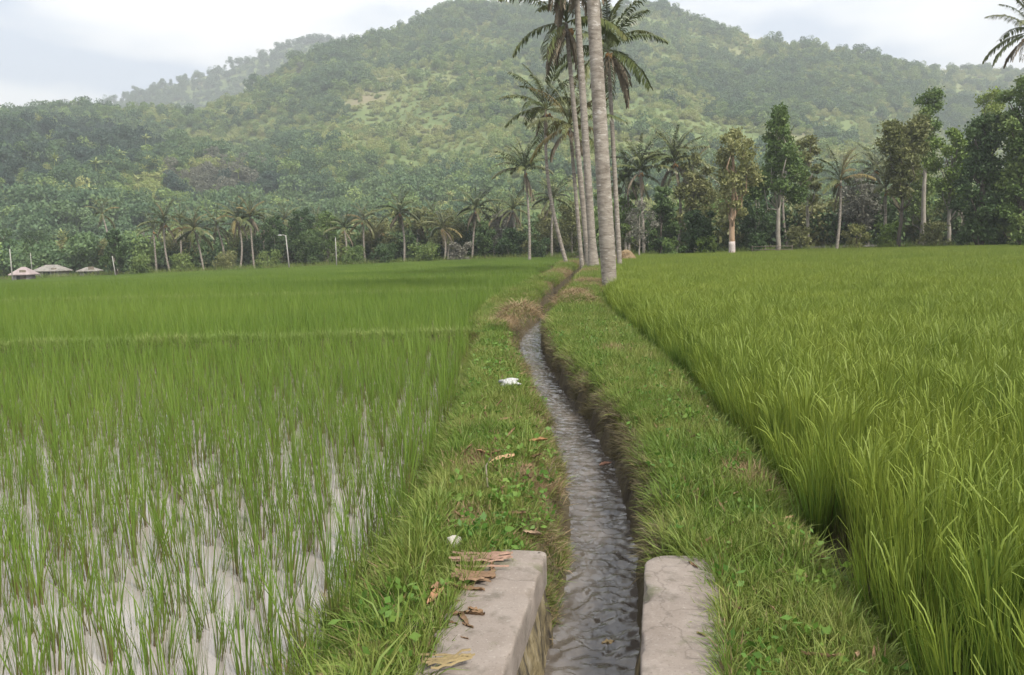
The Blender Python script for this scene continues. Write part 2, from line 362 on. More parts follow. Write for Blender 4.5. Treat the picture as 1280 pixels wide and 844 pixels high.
MAT['timber'] = rough_mat('timber', [(0.3, (0.09, 0.075, 0.055)), (0.7, (0.19, 0.16, 0.125))], scale=3, stretch=(1, 1, 0.3), bump=0.4)

# ------------------------------------------------------------------ lie of the land
def smooth_curve(pts, width):
    ys = np.arange(-20, 4000, 0.1) if pts[-1][0] > 500 else np.arange(-20, 400, 0.1)
    p = np.array(pts); v = np.interp(ys, p[:, 0], p[:, 1])
    k = int(width / 0.1); ker = np.hanning(2 * k + 1); ker /= ker.sum()
    v = np.convolve(np.pad(v, k, mode='edge'), ker, mode='valid')
    return lambda y: np.interp(y, ys, v)
def _c(y): return np.asarray(y, float)
WS = 0.185                                           # how the walled length of the canal veers to the right
xc = smooth_curve([(-20, -4.02), (0, -0.325), (3.0, 0.23), (4.1, 0.435), (5.2, 0.60), (7, 0.70), (8.5, 0.66), (10.7, 0.53), (13.6, 0.38), (17, 0.38), (19, 0.56), (22, 1.0), (27, 1.7), (40, 3.2), (60, 5.6), (100, 9.5), (400, 30)], 0.7)
xl = smooth_curve([(-20, -2.5), (0, -0.85), (3.4, -0.76), (5.4, -0.66), (10.5, -0.62), (15, -0.72), (19, -0.95), (22, -0.8), (26, 0.05), (42, 2.1), (70, 4.4), (100, 7.5), (400, 28)], 0.8)
xr = smooth_curve([(-20, 1.5), (0, 1.2), (3.6, 1.50), (5.5, 1.76), (9.4, 2.06), (15, 2.3), (20, 2.45), (24, 2.7), (30, 3.5), (40, 4.8), (60, 6.7), (100, 11), (400, 33)], 0.8)
WALL_END = 3.93
PADDY_L, PADDY_R, WATER_Z, PW_Z = -0.30, -0.14, -0.45, -0.235
def zground(x, y):
    x = np.asarray(x, float); y = np.asarray(y, float)
    u = x - xc(y)
    walled = 1 - sstep(WALL_END - 0.15, WALL_END + 0.05, y)
    ub = u; nb = 0.20 * (fbm(x * 1.2 + y * 1.9, y * 2.3, 13, 3) - 0.5) + 0.14 * (fbm(y * 7, x * 5, 14, 2) - 0.5)
    u = u + np.sign(u) * nb * sstep(0.15, 0.3, np.abs(u)) * (1 - walled)
    lo = np.interp(-u, [0, 0.2, 0.24, 0.40, 0.55], [-0.62, -0.6, -0.47, -0.10, 0.0])
    ro = np.interp(u, [0, 0.17, 0.21, 0.27, 0.31, 0.40, 0.5], [-0.62, -0.6, -0.47, -0.34, -0.16, -0.05, 0.0])
    op = np.where(u < 0, lo, ro)
    wl = np.interp(np.abs(ub), [0, 0.27, 0.33, 0.40], [-0.62, -0.62, -0.06, -0.03])
    chan = op * (1 - walled) + wl * walled
    mound = 0.34 * sstep(19, 27, y) * (1 - sstep(70, 100, y))
    chan = np.where(chan > -0.2, chan + mound, chan)
    fade = 1 - sstep(60, 95, y)                        # the ditch runs out among the palms
    chan = chan * fade + (1 - fade) * 0
    z = chan + 0.05 * (fbm(x * 1.6, y * 1.6, 3) - 0.5) * sstep(0.35, 0.7, np.abs(ub))
    dl = xl(y) - x; dr = x - xr(y)
    # left: bank falls to the flooded paddy, low bunds cross it
    zl = PADDY_L + 0.03 * (fbm(x * 2, y * 2, 9) - 0.5)
    for by, h in ((14.6, 0.34), (29.5, 0.32), (47, 0.2), (74, 0.2)):
        yy = y - 0.06 * (x + 1)
        zl = zl + h * np.exp(-((yy - by) / 0.22) ** 2)
    zl = zl - 0.024 * np.clip(-x, 0, 110) * sstep(26, 95, y)
    z = z + (zl - z) * sstep(-0.22, 0.10, dl)
    zr = PADDY_R - 0.12 * np.exp(-((dr - 0.16) / 0.12) ** 2) + 0.03 * (fbm(x * 2, y * 2, 19) - 0.5)
    zr = zr + 0.010 * np.clip(x - 8, 0, 90) * sstep(10, 60, y)
    z = z + (zr - z) * sstep(-0.12, 0.12, dr)
    rise = 0.012 * np.clip(y - 125, 0, 60)
    return z + rise
def gpt(px, py, z0=0.0):                               # pixel on the ground itself
    p = ground_at(px, py, z0)
    for _ in range(6): p = ground_at(px, py, float(zground(p.x, p.y)))
    return p
def gat(px, D):
    p = at(px, D, 0.0)
    for _ in range(3): p = at(px, D, float(zground(p.x, p.y)))
    return p

def build_ground():
    ys = [-8.0]
    while ys[-1] < 2450:
        y = ys[-1]; ys.append(y + (0.11 if 1 < y < 24 else max(0.14, abs(y) * 0.02) if y > 0 else 0.4))
    ys = np.array(ys)
    a = np.arange(-0.66, 0.67, 0.03); b = np.arange(0.72, 4.2, 0.12)
    c = [4.4]
    while c[-1] < 2400: c.append(c[-1] * 1.09 + 0.1)
    u = np.concatenate([-np.array(c)[::-1], -b[::-1], a, b, c])
    Y = np.repeat(ys[:, None], len(u), 1)
    X = u[None] + np.clip(xc(ys), -3, 20)[:, None]
    Z = zground(X, Y)
    o = link('ground', mesh_np('ground', np.stack([X, Y, Z], 2).reshape(-1, 3), grid_faces(len(ys), len(u)), MAT['mud'], smooth=True))
    tag(o, 'muddy brown earth of banks, ditch and paddies under the crops', 'ground', kind='structure')
build_ground()

def build_water():
    # flooded paddy: follows the foot of the bank
    ys = np.concatenate([np.arange(-4, 24, 0.5), np.arange(24, 28, 1)])
    u = np.concatenate([[0.12, 0, -0.3, -1, -3], -np.geomspace(6, 160, 14)])
    Y = np.repeat(ys[:, None], len(u), 1); X = xl(ys)[:, None] + u[None]
    o = link('water', mesh_np('water', np.stack([X, Y, np.full_like(X, PW_Z)], 2).reshape(-1, 3), grid_faces(len(ys), len(u)), MAT['paddy_water']))
    tag(o, 'still silty water standing between the young rice plants', 'water', kind='structure')
    # running ditch water with real ripples
    ys = np.arange(-1, 34, 0.015); us = np.linspace(-0.30, 0.30, 41)
    Y = np.repeat(ys[:, None], len(us), 1); X = xc(ys)[:, None] + us[None]
    U = np.repeat(us[None], len(ys), 0)
    bend = 2.4 * fbm(X * 4.5, Y * 1.6, 5, 3) + 6 * U ** 2
    w1 = np.sin(2 * np.pi * (Y * 5.2 + bend * 1.5)); w2 = np.sin(2 * np.pi * (Y * 8.7 + 2.4 * fbm(X * 6 + 3, Y * 2.5, 8, 3)))
    w3 = 0.65 * (fbm(X * 13, Y * 17, 41, 2) - 0.5) + 0.35 * (fbm(X * 6, Y * 4, 42, 2) - 0.5) + 0.25 * (fbm(X * 24, Y * 30, 43, 2) - 0.5); ch = fbm(X * 3, Y * 1.8, 78, 2)
    amp = np.interp(ys, [0, 3, 6, 9, 20], [1.2, 1.3, 1.0, 0.7, 0.6])[:, None]
    Z = WATER_Z + amp * (0.0075 * w1 * np.clip(2.2 * ch - 0.75, 0, 1) + 0.0040 * w2 * np.clip(1.6 - 2.4 * ch, 0.1, 1) + 0.036 * w3) + 0.012 * (fbm(X * 2, Y * 1.5, 77, 2) - 0.5)
    o = link('stream', mesh_np('stream', np.stack([X, Y, Z], 2).reshape(-1, 3), grid_faces(len(ys), len(us)), MAT['canal_water'], smooth=True))
    tag(o, 'rippling grey water running down the narrow ditch', 'water', kind='structure')
build_water()

# ------------------------------------------------------------------ hills
SKYLINE = [(-700, 250), (-400, 200), (-200, 165), (0, 154), (60, 148), (128, 141), (190, 142), (239, 144), (307, 125), (354, 94), (427, 62), (480, 46), (520, 34), (560, 12), (590, 2),
           (640, 8), (700, 18), (760, 10), (800, 8), (830, 8), (860, 24), (900, 42), (960, 54), (1020, 64), (1080, 74), (1130, 86), (1175, 92), (1205, 86), (1250, 92), (1320, 98), (1500, 120), (1800, 170), (2200, 240)]
RIDGE_D = [(-700, 500), (0, 620), (240, 700), (430, 850), (600, 950), (850, 980), (1000, 900), (1140, 900), (1200, 1150), (1300, 1150), (2200, 900)]
BASE_D = [(-700, 190), (0, 230), (400, 250), (640, 250), (900, 230), (1200, 240), (2200, 260)]
_sk = np.array(SKYLINE, float)
_px = np.arange(-700, 2201, 6.0)
_skp = np.interp(_px, _sk[:, 0], _sk[:, 1])
_elev = np.array([ray(a, b).z for a, b in zip(_px, _skp)])
_tan = np.array([ray(a, 300).x for a in _px])
_rd = np.interp(_px, *np.array(RIDGE_D, float).T); _bd = np.interp(_px, *np.array(BASE_D, float).T)
_zr = CAMZ + _rd * _elev
def hill_z(X, Y):
    """height of the forested hill over the plain"""
    X = np.asarray(X, float); Y = np.asarray(Y, float)
    tn = X / np.maximum(Y, 1)
    rd = np.interp(tn, _tan, _rd); bd = np.interp(tn, _tan, _bd); zr = np.interp(tn, _tan, _zr)
    s = (Y - bd) / (rd - bd)
    sc = np.clip(s, 0, 1)
    h = (zr + 3) * (0.55 * sc ** 1.0 + 0.45 * sc ** 2.2)
    env = sc ** 0.6 * (1 - sc) * 2.2
    spur = (1 - np.abs(2 * fbm(X / 150 + 3.3, Y / 260 + 1.7, 51, 3) - 1) * 1.8) - 0.45
    h = h + env * 34 * spur + np.clip(env, 0, 1) * 14 * (fbm(X / 45, Y / 45, 61, 3) - 0.5)
    # wooded foothill at the left
    h = h + 24 * np.exp(-((X + 285) / 80) ** 2 - ((Y - 400) / 120) ** 2)
    h = np.where(s > 1, zr + 3 - (s - 1) * (rd - bd) * 0.45, h)
    return np.where(s < 0, -3 + s * 3, h - 2)
def build_hill():
    D = np.concatenate([np.linspace(0.0, 1, 90), [1.05, 1.12, 1.25, 1.45, 1.7]])
    PX = np.arange(len(_px))
    Y = _bd[:, None] - 15 + (D[None]) * (_rd - _bd + 15)[:, None]
    X = _tan[:, None] * Y
    Z = np.maximum(hill_z(X, Y), -6.0)
    o = link('hill', mesh_np('hill', np.stack([X, Y, Z], 2).reshape(-1, 3), grid_faces(len(_px), len(D))[:, ::-1], MAT['hill_soil'], smooth=True))
    tag(o, 'broad green hill with patches of scrub and bare soil', 'hill', kind='structure')
    # the pale ridge farther off at the left
    pts = np.array([(-300, 190), (0, 165), (100, 140), (158, 121), (200, 106), (240, 95), (290, 82), (330, 67), (365, 54), (400, 44), (440, 46), (520, 80), (600, 110)], float)
    px = np.arange(-300, 601, 6.0); py = np.interp(px, pts[:, 0], pts[:, 1])
    rd = 1650.0
    E = np.array([ray(a, b).z for a, b in zip(px, py)]); T = np.array([ray(a, 200).x for a in px])
    s = np.linspace(0, 1.6, 40)
    Y = np.repeat((1000 + 650 * s)[None], len(px), 0); X = T[:, None] * rd * (0.6 + 0.4 * Y / rd)
    zr = CAMZ + rd * E
    Z = zr[:, None] * np.where(s < 1, s ** 1.2, 1 - (s - 1) * 0.9)[None]
    Z = Z + 25 * (fbm(X / 180, Y / 180, 71, 3) - 0.5) * (1 - np.exp(-((s - 1) / 0.15) ** 2))[None]
    o = link('hill', mesh_np('far_hill', np.stack([X, Y, Z - 6], 2).reshape(-1, 3), grid_faces(len(px), len(s))[:, ::-1], MAT['hill_soil'], smooth=True))
    tag(o, 'pale hazy ridge rising behind the left shoulder of the hill', 'hill', kind='structure')
    return X, Y, Z - 6
FAR = build_hill()

# ------------------------------------------------------------------ scattering of stuff by geometry nodes
def source(name, meshes):
    c = bpy.data.collections.new(name)
    for k, me in enumerate(meshes):
        c.objects.link(bpy.data.objects.new(name, me))
    return c
def scatter(name, P, rot, scl, idx, coll, label, cat):
    me = bpy.data.meshes.new(name + '_points'); n = len(P)
    me.vertices.add(n); me.vertices.foreach_set('co', np.asarray(P, np.float32).ravel())
    a = me.attributes.new('rot', 'FLOAT_VECTOR', 'POINT'); a.data.foreach_set('vector', np.asarray(rot, np.float32).ravel())
    a = me.attributes.new('scl', 'FLOAT', 'POINT'); a.data.foreach_set('value', np.asarray(scl, np.float32))
    a = me.attributes.new('idx', 'INT', 'POINT'); a.data.foreach_set('value', np.asarray(idx, np.int32))
    ng = bpy.data.node_groups.new(name, 'GeometryNodeTree')
    ng.interface.new_socket('Geometry', in_out='INPUT', socket_type='NodeSocketGeometry')
    ng.interface.new_socket('Geometry', in_out='OUTPUT', socket_type='NodeSocketGeometry')
    N = ng.nodes; L = ng.links
    gi = N.new('NodeGroupInput'); go = N.new('NodeGroupOutput')
    ci = N.new('GeometryNodeCollectionInfo'); ci.inputs['Collection'].default_value = coll
    ci.inputs['Separate Children'].default_value = True; ci.inputs['Reset Children'].default_value = True
    ip = N.new('GeometryNodeInstanceOnPoints'); ip.inputs['Pick Instance'].default_value = True
    def named(nm, dt):
        q = N.new('GeometryNodeInputNamedAttribute'); q.data_type = dt; q.inputs['Name'].default_value = nm
        return q.outputs['Attribute']
    er = N.new('FunctionNodeEulerToRotation'); L.new(named('rot', 'FLOAT_VECTOR'), er.inputs[0])
    L.new(gi.outputs[0], ip.inputs['Points']); L.new(ci.outputs[0], ip.inputs['Instance'])
    L.new(named('idx', 'INT'), ip.inputs['Instance Index']); L.new(er.outputs[0], ip.inputs['Rotation'])
    L.new(named('scl', 'FLOAT'), ip.inputs['Scale']); L.new(ip.outputs[0], go.inputs[0])
    o = link(name, me); md = o.modifiers.new('scatter', 'NODES'); md.node_group = ng
    return tag(o, label, cat, kind='stuff')
def rots(n, lean=0.0, rg=rng):
    return np.stack([rg.normal(0, lean, n), rg.normal(0, lean, n), rg.random(n) * 6.283], 1)

# ------------------------------------------------------------------ rice
def rice_clump(n, h, spread, segs, width, mat, tilt=0.16, bend=0.6, seed=0, name='rice_plant', heads=0):
    rg = np.random.default_rng(seed)
    az = rg.random(n) * 6.283
    base = np.stack([np.cos(az), np.sin(az), np.zeros(n)], 1) * (rg.random(n) * spread)[:, None]; base[:, 2] = -0.02
    L_ = h * rg.uniform(0.62, 1.12, n)
    V, F, t = blades(base, az + rg.normal(0, 0.5, n), np.abs(rg.normal(0, tilt, n)) + 0.02, L_, np.abs(rg.normal(0, bend, n)), width * rg.uniform(0.7, 1.2, n), segs, rg=rg)
    if heads:                                          # nodding seed heads
        a2 = rg.random(heads) * 6.283; b2 = np.stack([np.cos(a2), np.sin(a2), np.zeros(heads)], 1) * 0.05 + np.array([0, 0, h * 0.62])
        V2, F2, t2 = blades(b2, a2, np.abs(rg.normal(0.1, 0.1, heads)), h * rg.uniform(0.30, 0.44, heads), rg.uniform(0.5, 1.5, heads), 0.009, segs, rg=rg, tip=0.5)
        F = np.vstack([F, F2 + len(V)]); V = np.vstack([V, V2]); t = np.concatenate([t, np.full(len(V2), 1.0)])
    return mesh_np(name, V, F, mat, {'t': t})
def clump_patch(size, step, n, h, segs, width, mat, tilt, bend, seed):
    rg = np.random.default_rng(seed)
    g = np.arange(-size / 2 + step / 2, size / 2, step); gx, gy = np.meshgrid(g, g)
    c = np.stack([gx.ravel(), gy.ravel()], 1) + rg.normal(0, step * 0.16, (gx.size, 2))
    c = np.repeat(c, n, 0); m = len(c)
    base = np.concatenate([c + rg.normal(0, 0.025, (m, 2)), np.full((m, 1), -0.02)], 1)
    V, F, t = blades(base, rg.random(m) * 6.283, np.abs(rg.normal(0, tilt, m)), h * rg.uniform(0.65, 1.1, m), np.abs(rg.normal(0, bend, m)), width, segs, rg=rg)
    return mesh_np('rice_patch', V, F, mat, {'t': t})
young = [rice_clump(14, 0.54, 0.045, 3, 0.0070, MAT['rice_young'], 0.075, 0.25, 100 + k) for k in range(10)]
ripe = [rice_clump(86, 0.64, 0.075, 3, 0.0060, MAT['rice_ripe'], 0.085, 0.26, 200 + k, heads=8) for k in range(10)]
young_src = source('young_rice', young); ripe_src = source('ripe_rice', ripe)
young_patch = source('young_rice_patch', [clump_patch(1.5, 0.21, 8, 0.50, 2, 0.016, MAT['rice_young'], 0.11, 0.35, 300 + k) for k in range(4)])
ripe_patch = source('ripe_rice_patch', [clump_patch(1.5, 0.19, 16, 0.70, 3, 0.015, MAT['rice_ripe'], 0.09, 0.35, 400 + k) for k in range(4)])

def row_grid(x0, x1, y0, y1, step, skew=0.0, jit=0.16):
    xs = np.arange(x0, x1, step); ys = np.arange(y0, y1, step)
    gx, gy = np.meshgrid(xs, ys); p = np.stack([gx.ravel(), gy.ravel()], 1)
    c, s = math.cos(skew), math.sin(skew)
    q = np.stack([p[:, 0] * c - p[:, 1] * s, p[:, 0] * s + p[:, 1] * c], 1)
    return q + rng.normal(0, step * jit, q.shape)
BUNDS = (14.6, 29.5, 47, 74)
def plant_left():
    p = row_grid(-45, 20, 1.5, 44, 0.168, 0.06, 0.17)
    x, y = p.T
    keep = (x < xl(y) - 0.05) & (x > -0.72 * y - 2.2) & (y > 1.9) & (y < 42)
    yy = y - 0.06 * (x + 1)
    for b in BUNDS: keep &= np.abs(yy - b + 0.05) > 0.27
    keep &= rng.random(len(p)) > np.interp(y, [2, 5, 9], [0.10, 0.06, 0.02])
    p = p[keep]; x, y = p.T
    P = np.stack([x, y, zground(x, y)], 1)
    s = np.clip(rng.normal(0.97, 0.2, len(P)), 0.45, 1.4) * np.interp(y, [3, 9, 16, 30], [0.9, 1.0, 1.05, 1.0]); rt = rots(len(P), 0.07)
    idx = rng.integers(0, 10, len(P))
    # the clumps nearest to the camera are plants of their own
    px, py = project(P)
    inview = (px > -15) & (px < 700) & (py < 900)
    order = np.argsort(np.where(inview, y, 1e9))[:210]
    for k in order:
        o = link('rice_plant', young[idx[k]], None, P[k], rt[k], (s[k],) * 3)
        tag(o, 'slender young rice tuft standing in the pale flooded paddy water', 'rice plant', 'young rice plants standing in water')
    m = np.ones(len(P), bool); m[order] = False
    scatter('young_rice', P[m], rt[m], s[m], idx[m], young_src, 'short young green rice filling the flooded left paddies', 'rice')
    q = row_grid(-130, 30, 42, 128, 1.5, 0.02, 0.02); x, y = q.T
    q = q[(x < xl(y) - 0.9) & (x > -0.72 * y - 6) & (y > 42.2) & (y < 126)]; x, y = q.T
    yy = y - 0.06 * (x + 1); k = np.ones(len(q), bool)
    for b in BUNDS[2:]: k &= np.abs(yy - b) > 0.9
    q = q[k]; x, y = q.T
    scatter('far_young_rice', np.stack([x, y, zground(x, y)], 1), np.stack([0 * x, 0 * x, rng.integers(0, 4, len(x)) * np.pi / 2], 1), np.full(len(x), 1.0), rng.integers(0, 4, len(x)), young_patch,
            'smooth green sheet of young rice reaching the far trees', 'rice')
plant_left()
def plant_right():
    p = row_grid(0.5, 45, 1.2, 44, 0.168, -0.08, 0.2)
    x, y = p.T
    keep = (x > xr(y) + 0.11) & (x < 0.72 * y + 2.6) & (y > 1.6) & (y < 42)
    p = p[keep]; x, y = p.T
    P = np.stack([x, y, zground(x, y)], 1)
    s = rng.normal(1.0, 0.09, len(P)) * (0.92 + 0.16 * fbm(x / 2.5, y / 2.5, 5)) ; rt = rots(len(P), 0.06)
    edge = np.clip(1 - (x - xr(y) - 0.08) / 0.35, 0, 1)
    # plants on the edge lean out over the bank
    rt[:, 2] = np.where(edge > 0.2, rng.normal(0, 0.5, len(P)), rt[:, 2]); rt[:, 1] -= edge * rng.uniform(-0.03, 0.13, len(P))
    s = s * (1 - 0.12 * edge)
    idx = rng.integers(0, 10, len(P))
    px, py = project(P)
    inview = (px < 1300) & (py < 960) & (edge > 0.02)
    order = np.argsort(np.where(inview, y, 1e9))[:70]
    for k in order:
        o = link('tall_rice_plant', ripe[idx[k]], None, P[k], rt[k], (s[k],) * 3)
        tag(o, 'tall leaning rice clump on the front edge of the right field, beside the grassy bank', 'rice plant', 'tall rice plants along the field edge')
    m = np.ones(len(P), bool); m[order] = False
    scatter('tall_rice', P[m], rt[m], s[m], idx[m], ripe_src, 'dense tall yellow green rice filling the right field', 'rice')
    q = row_grid(0, 95, 42, 97, 1.5, 0.02, 0.02); x, y = q.T
    q = q[(x > xr(y) + 0.9) & (x < 0.72 * y + 8) & (y > 42.2) & (y < 94 - 0.10 * x)]; x, y = q.T
    scatter('far_tall_rice', np.stack([x, y, zground(x, y)], 1), np.stack([0 * x, 0 * x, rng.integers(0, 4, len(x)) * np.pi / 2], 1), rng.normal(1, 0.04, len(x)), rng.integers(0, 4, len(x)), ripe_patch,
            'far part of the tall rice field below the tree row', 'rice')
plant_right()

# ------------------------------------------------------------------ grass of the banks
def tuft(n, h, spread, segs, width, mat, tilt, bend, seed, name='grass'):
    return rice_clump(n, h, spread, segs, width, mat, tilt, bend, seed, name)
grass_src = source('grass_tuft', [tuft(12, 0.13, 0.05, 2, 0.0055, MAT['grass'], 0.5, 0.8, 500 + k) for k in range(6)] + [tuft(10, 0.22, 0.04, 3, 0.006, MAT['grass'], 0.35, 1.0, 520 + k) for k in range(4)])
dry_src = source('dry_grass_tuft', [tuft(12, 0.13, 0.06, 2, 0.006, MAT['dry_grass'], 0.7, 0.9, 540 + k) for k in range(5)])
MAT['bund_grass'] = leaf_mat('bund_grass', (0.13, 0.21, 0.045), (0.18, 0.25, 0.06), (0.24, 0.28, 0.09), patch=1.3)
bund_src = source('bund_tuft', [tuft(12, 0.16, 0.06, 2, 0.009, MAT['bund_grass'], 0.5, 0.8, 580 + k) for k in range(10)])
MAT['root'] = leaf_mat('root', (0.055, 0.042, 0.025), (0.10, 0.08, 0.045), (0.17, 0.15, 0.07), patch=2.0, transl=0.05)
root_src = source('root_tuft', [tuft(14, 0.16, 0.06, 2, 0.006, MAT['root'], 0.6, 0.9, 590 + k) for k in range(5)])
def weed_mesh(seed):
    rg = np.random.default_rng(seed); b = MB()
    n = rg.integers(9, 15)
    P = rg.normal(0, 0.035, (n, 3)); P[:, 2] = rg.uniform(0.02, 0.11, n)
    V, F = leaves(P, rg.uniform(0.016, 0.034, n), rg, 0.1, 1.7); b.add(V, F)
    return b.mesh('weed', MAT['weed'])
weed_src = source('weed', [weed_mesh(560 + k) for k in range(6)])
WALL_T = 0.34
def on_wall(x, y, m=0.0):
    u = x - (xcw(y)); return (y < WALL_END + 0.02 - m) & (np.abs(u) > 0.2) & (np.abs(u) < 0.25 + WALL_T - m)
def xcw(y): return 0.23 + WS * (np.asarray(y, float) - 3.0)
DRY = [(650, 392, 0.42), (716, 371, 0.5), (690, 385, 0.3), (935, 600, 0.16), (772, 440, 0.25), (595, 580, 0.16), (585, 655, 0.13), (700, 340, 2.2), (722, 334, 2.6), (675, 365, 0.7), (735, 352, 1.0), (638, 400, 0.5), (668, 402, 0.3), (660, 600, 0.12), (745, 360, .35)]
DRYP = [(gpt(a, b), r) for a, b, r in DRY]
def build_grass():
    n = 85000
    y = 2.0 + 68 * rng.random(n * 3) ** 2.0
    w0 = xl(y) - 0.24; w1 = xr(y) + 0.09
    x = w0 + (w1 - w0) * rng.random(len(y))
    u = x - xc(y)
    creep = 0.09 * sstep(0.45, 0.7, fbm(x * 3, y * 3, 65)) + 0.02
    keep = ~on_wall(x, y, creep) & (((u > 0.335) | (u < -np.where(y < 5.2, 0.25, 0.31))) | (y > 26))
    keep &= ~((y < WALL_END - 0.05) & (np.abs(u) < 0.5))
    dens = np.interp(y, [2, 8, 20, 70], [1.0, 0.9, 0.55, 0.5]) * (0.45 + 0.9 * fbm(x * 1.5, y * 1.5, 15))
    keep &= rng.random(len(y)) < dens
    x = x[keep]; y = y[keep]; u = x - xc(y)
    z = zground(x, y)
    sc = 0.8 * np.clip(rng.lognormal(0, 0.26, len(x)), 0.5, 1.6) * (0.65 + 0.75 * fbm(x * 1.1 + 5, y * 1.1, 25)) * np.interp(y, [3, 20, 60], [0.9, 1.15, 1.9])
    idx = np.where(rng.random(len(x)) < 0.9, rng.integers(0, 6, len(x)), rng.integers(6, 10, len(x)))
    rt = rots(len(x), 0.22)
    # shores of the ditch: long blades hang over
    hang = (np.abs(u) < 0.47) & (y < 24)
    sgn = np.sign(u)
    rim = (u > 0) & (u < 0.52) & (y < 24)
    rt[hang, 2] = rng.normal(0, 0.6, hang.sum()); rt[hang, 1] = -sgn[hang] * rng.uniform(0.0, 0.6, hang.sum())
    sc[hang] *= 0.85
    lng = rim & (rng.random(len(x)) < 0.6 * (fbm(x * 2, y * 2.5, 55) > 0.42)); idx[lng] = rng.integers(6, 10, lng.sum()); rt[lng, 1] = -rng.uniform(0.2, 1.1, lng.sum()); rt[lng, 2] = rng.normal(0, 0.7, lng.sum())
    dmin = np.full(len(x), 9.0)
    for p, r in DRYP: dmin = np.minimum(dmin, np.hypot(x - p.x, (y - p.y) * 0.6) / r)
    dry = rng.random(len(x)) < np.clip(1.5 - dmin, 0, 0.9)
    dry |= rng.random(len(x)) < 0.06 + 0.14 * (fbm(x * 1.3, y * 1.3, 35) > 0.58)
    x_ = x
    lush = (x < xl(y) + 0.25) & (y < 6); sc[lush] *= rng.uniform(1.0, 1.4, lush.sum())
    dry |= (u < 0) & (u > -0.52) & (y < 20) & (rng.random(len(x)) < 0.45)
    P = np.stack([x, y, z - 0.005], 1)
    g = ~dry
    scatter('grass', P[g], rt[g], sc[g], idx[g], grass_src, 'short green grass covering both banks of the ditch', 'grass')
    scatter('dry_grass', P[dry], rt[dry], sc[dry] * 0.9, rng.integers(0, 5, dry.sum()), dry_src, 'withered brown grass in patches on the banks', 'grass')
    # fine roots and dead stems hanging down the cut face of the ditch
    q = 3000; yr = 4.0 + 15 * rng.random(q) ** 1.2; sd = np.where(rng.random(q) < 0.82, 1, -1)
    xr_ = xc(yr) + sd * rng.uniform(0.29, 0.38, q); zr_ = zground(xr_, yr)
    rr = np.stack([rng.normal(0, 0.4, q), -sd * rng.uniform(0.9, 2.2, q), rng.normal(0, 0.6, q)], 1)
    scatter('roots', np.stack([xr_, yr, zr_ + 0.02], 1), rr, rng.uniform(0.4, 1.0, q), rng.integers(0, 5, q), root_src, 'brown roots and dead stems hanging down the sides of the ditch', 'roots')
    m = 2600
    y = 2.2 + 14 * rng.random(m * 2) ** 1.4; x = xl(y) + 0.0 + (xr(y) - xl(y)) * rng.random(len(y)); u = x - xc(y)
    k = ~on_wall(x, y, 0.02) & (np.abs(u) > 0.36) & ~((y < WALL_END) & (np.abs(u) < 0.6)) & (rng.random(len(y)) < np.where(x > xc(y), 0.4, 1.0) * (0.04 + 0.42 * (fbm(x * 1.8, y * 1.8, 45) > 0.52)))
    x, y = x[k], y[k]
    scatter('weeds', np.stack([x, y, zground(x, y) + 0.01], 1), rots(len(x), 0.2), rng.uniform(0.7, 1.5, len(x)), rng.integers(0, 6, len(x)), weed_src, 'small broad leaved weeds among the bank grass', 'weeds')
    # bund grass across the left paddies
    xs = []; 
    for b, sp in zip(BUNDS, (0.008, 0.014, 0.03, 0.05)):
        xx = np.arange(-0.75 * b - 3, float(xl(b)), sp); yy = b + 0.06 * (xx + 1) + rng.normal(0, 0.12, len(xx)); xs.append(np.stack([xx, yy], 1))
    q = np.concatenate(xs); x, y = q.T
    scatter('bund_grass', np.stack([x, y, zground(x, y)], 1), rots(len(x), 0.2), rng.uniform(0.9, 1.5, len(x)) * np.interp(y, [15, 70], [1, 1.5]), rng.integers(0, 10, len(x)), bund_src, 'pale grass on the low bunds crossing the left paddies', 'grass')
build_grass()

# ------------------------------------------------------------------ concrete ditch walls
def wall_outline(side):
    """plan of one wall: walks the inner edge forward, rounds the far end, comes back on the outer edge"""
    d = np.array([WS, 1.0]); d /= np.linalg.norm(d); nrm = np.array([d[1], -d[0]])
    o = np.array([0.23, 3.0])
    s0, s1 = -3.2, (WALL_END - 3.0) / d[1] + (0.02 if side < 0 else 0.06)
    r_in = 0.045 if side < 0 else 0.14; r_out = 0.05 if side < 0 else 0.10
    inn, out = 0.25, 0.25 + WALL_T
    pts = []
    for s in np.linspace(s0, s1 - r_in, 101): pts.append((s, inn))
    for a in np.linspace(0, np.pi / 2, 7)[1:]: pts.append((s1 - r_in + r_in * math.sin(a), inn + r_in - r_in * math.cos(a)))
    for a in np.linspace(0, np.pi / 2, 6): pts.append((s1 - r_out + r_out * math.cos(a), out - r_out + r_out * math.sin(a)))
    for s in np.linspace(s1 - r_out, s0, 101)[1:]: pts.append((s, out))
    return np.array([o + d * s + nrm * side * w for s, w in pts]), nrm * side
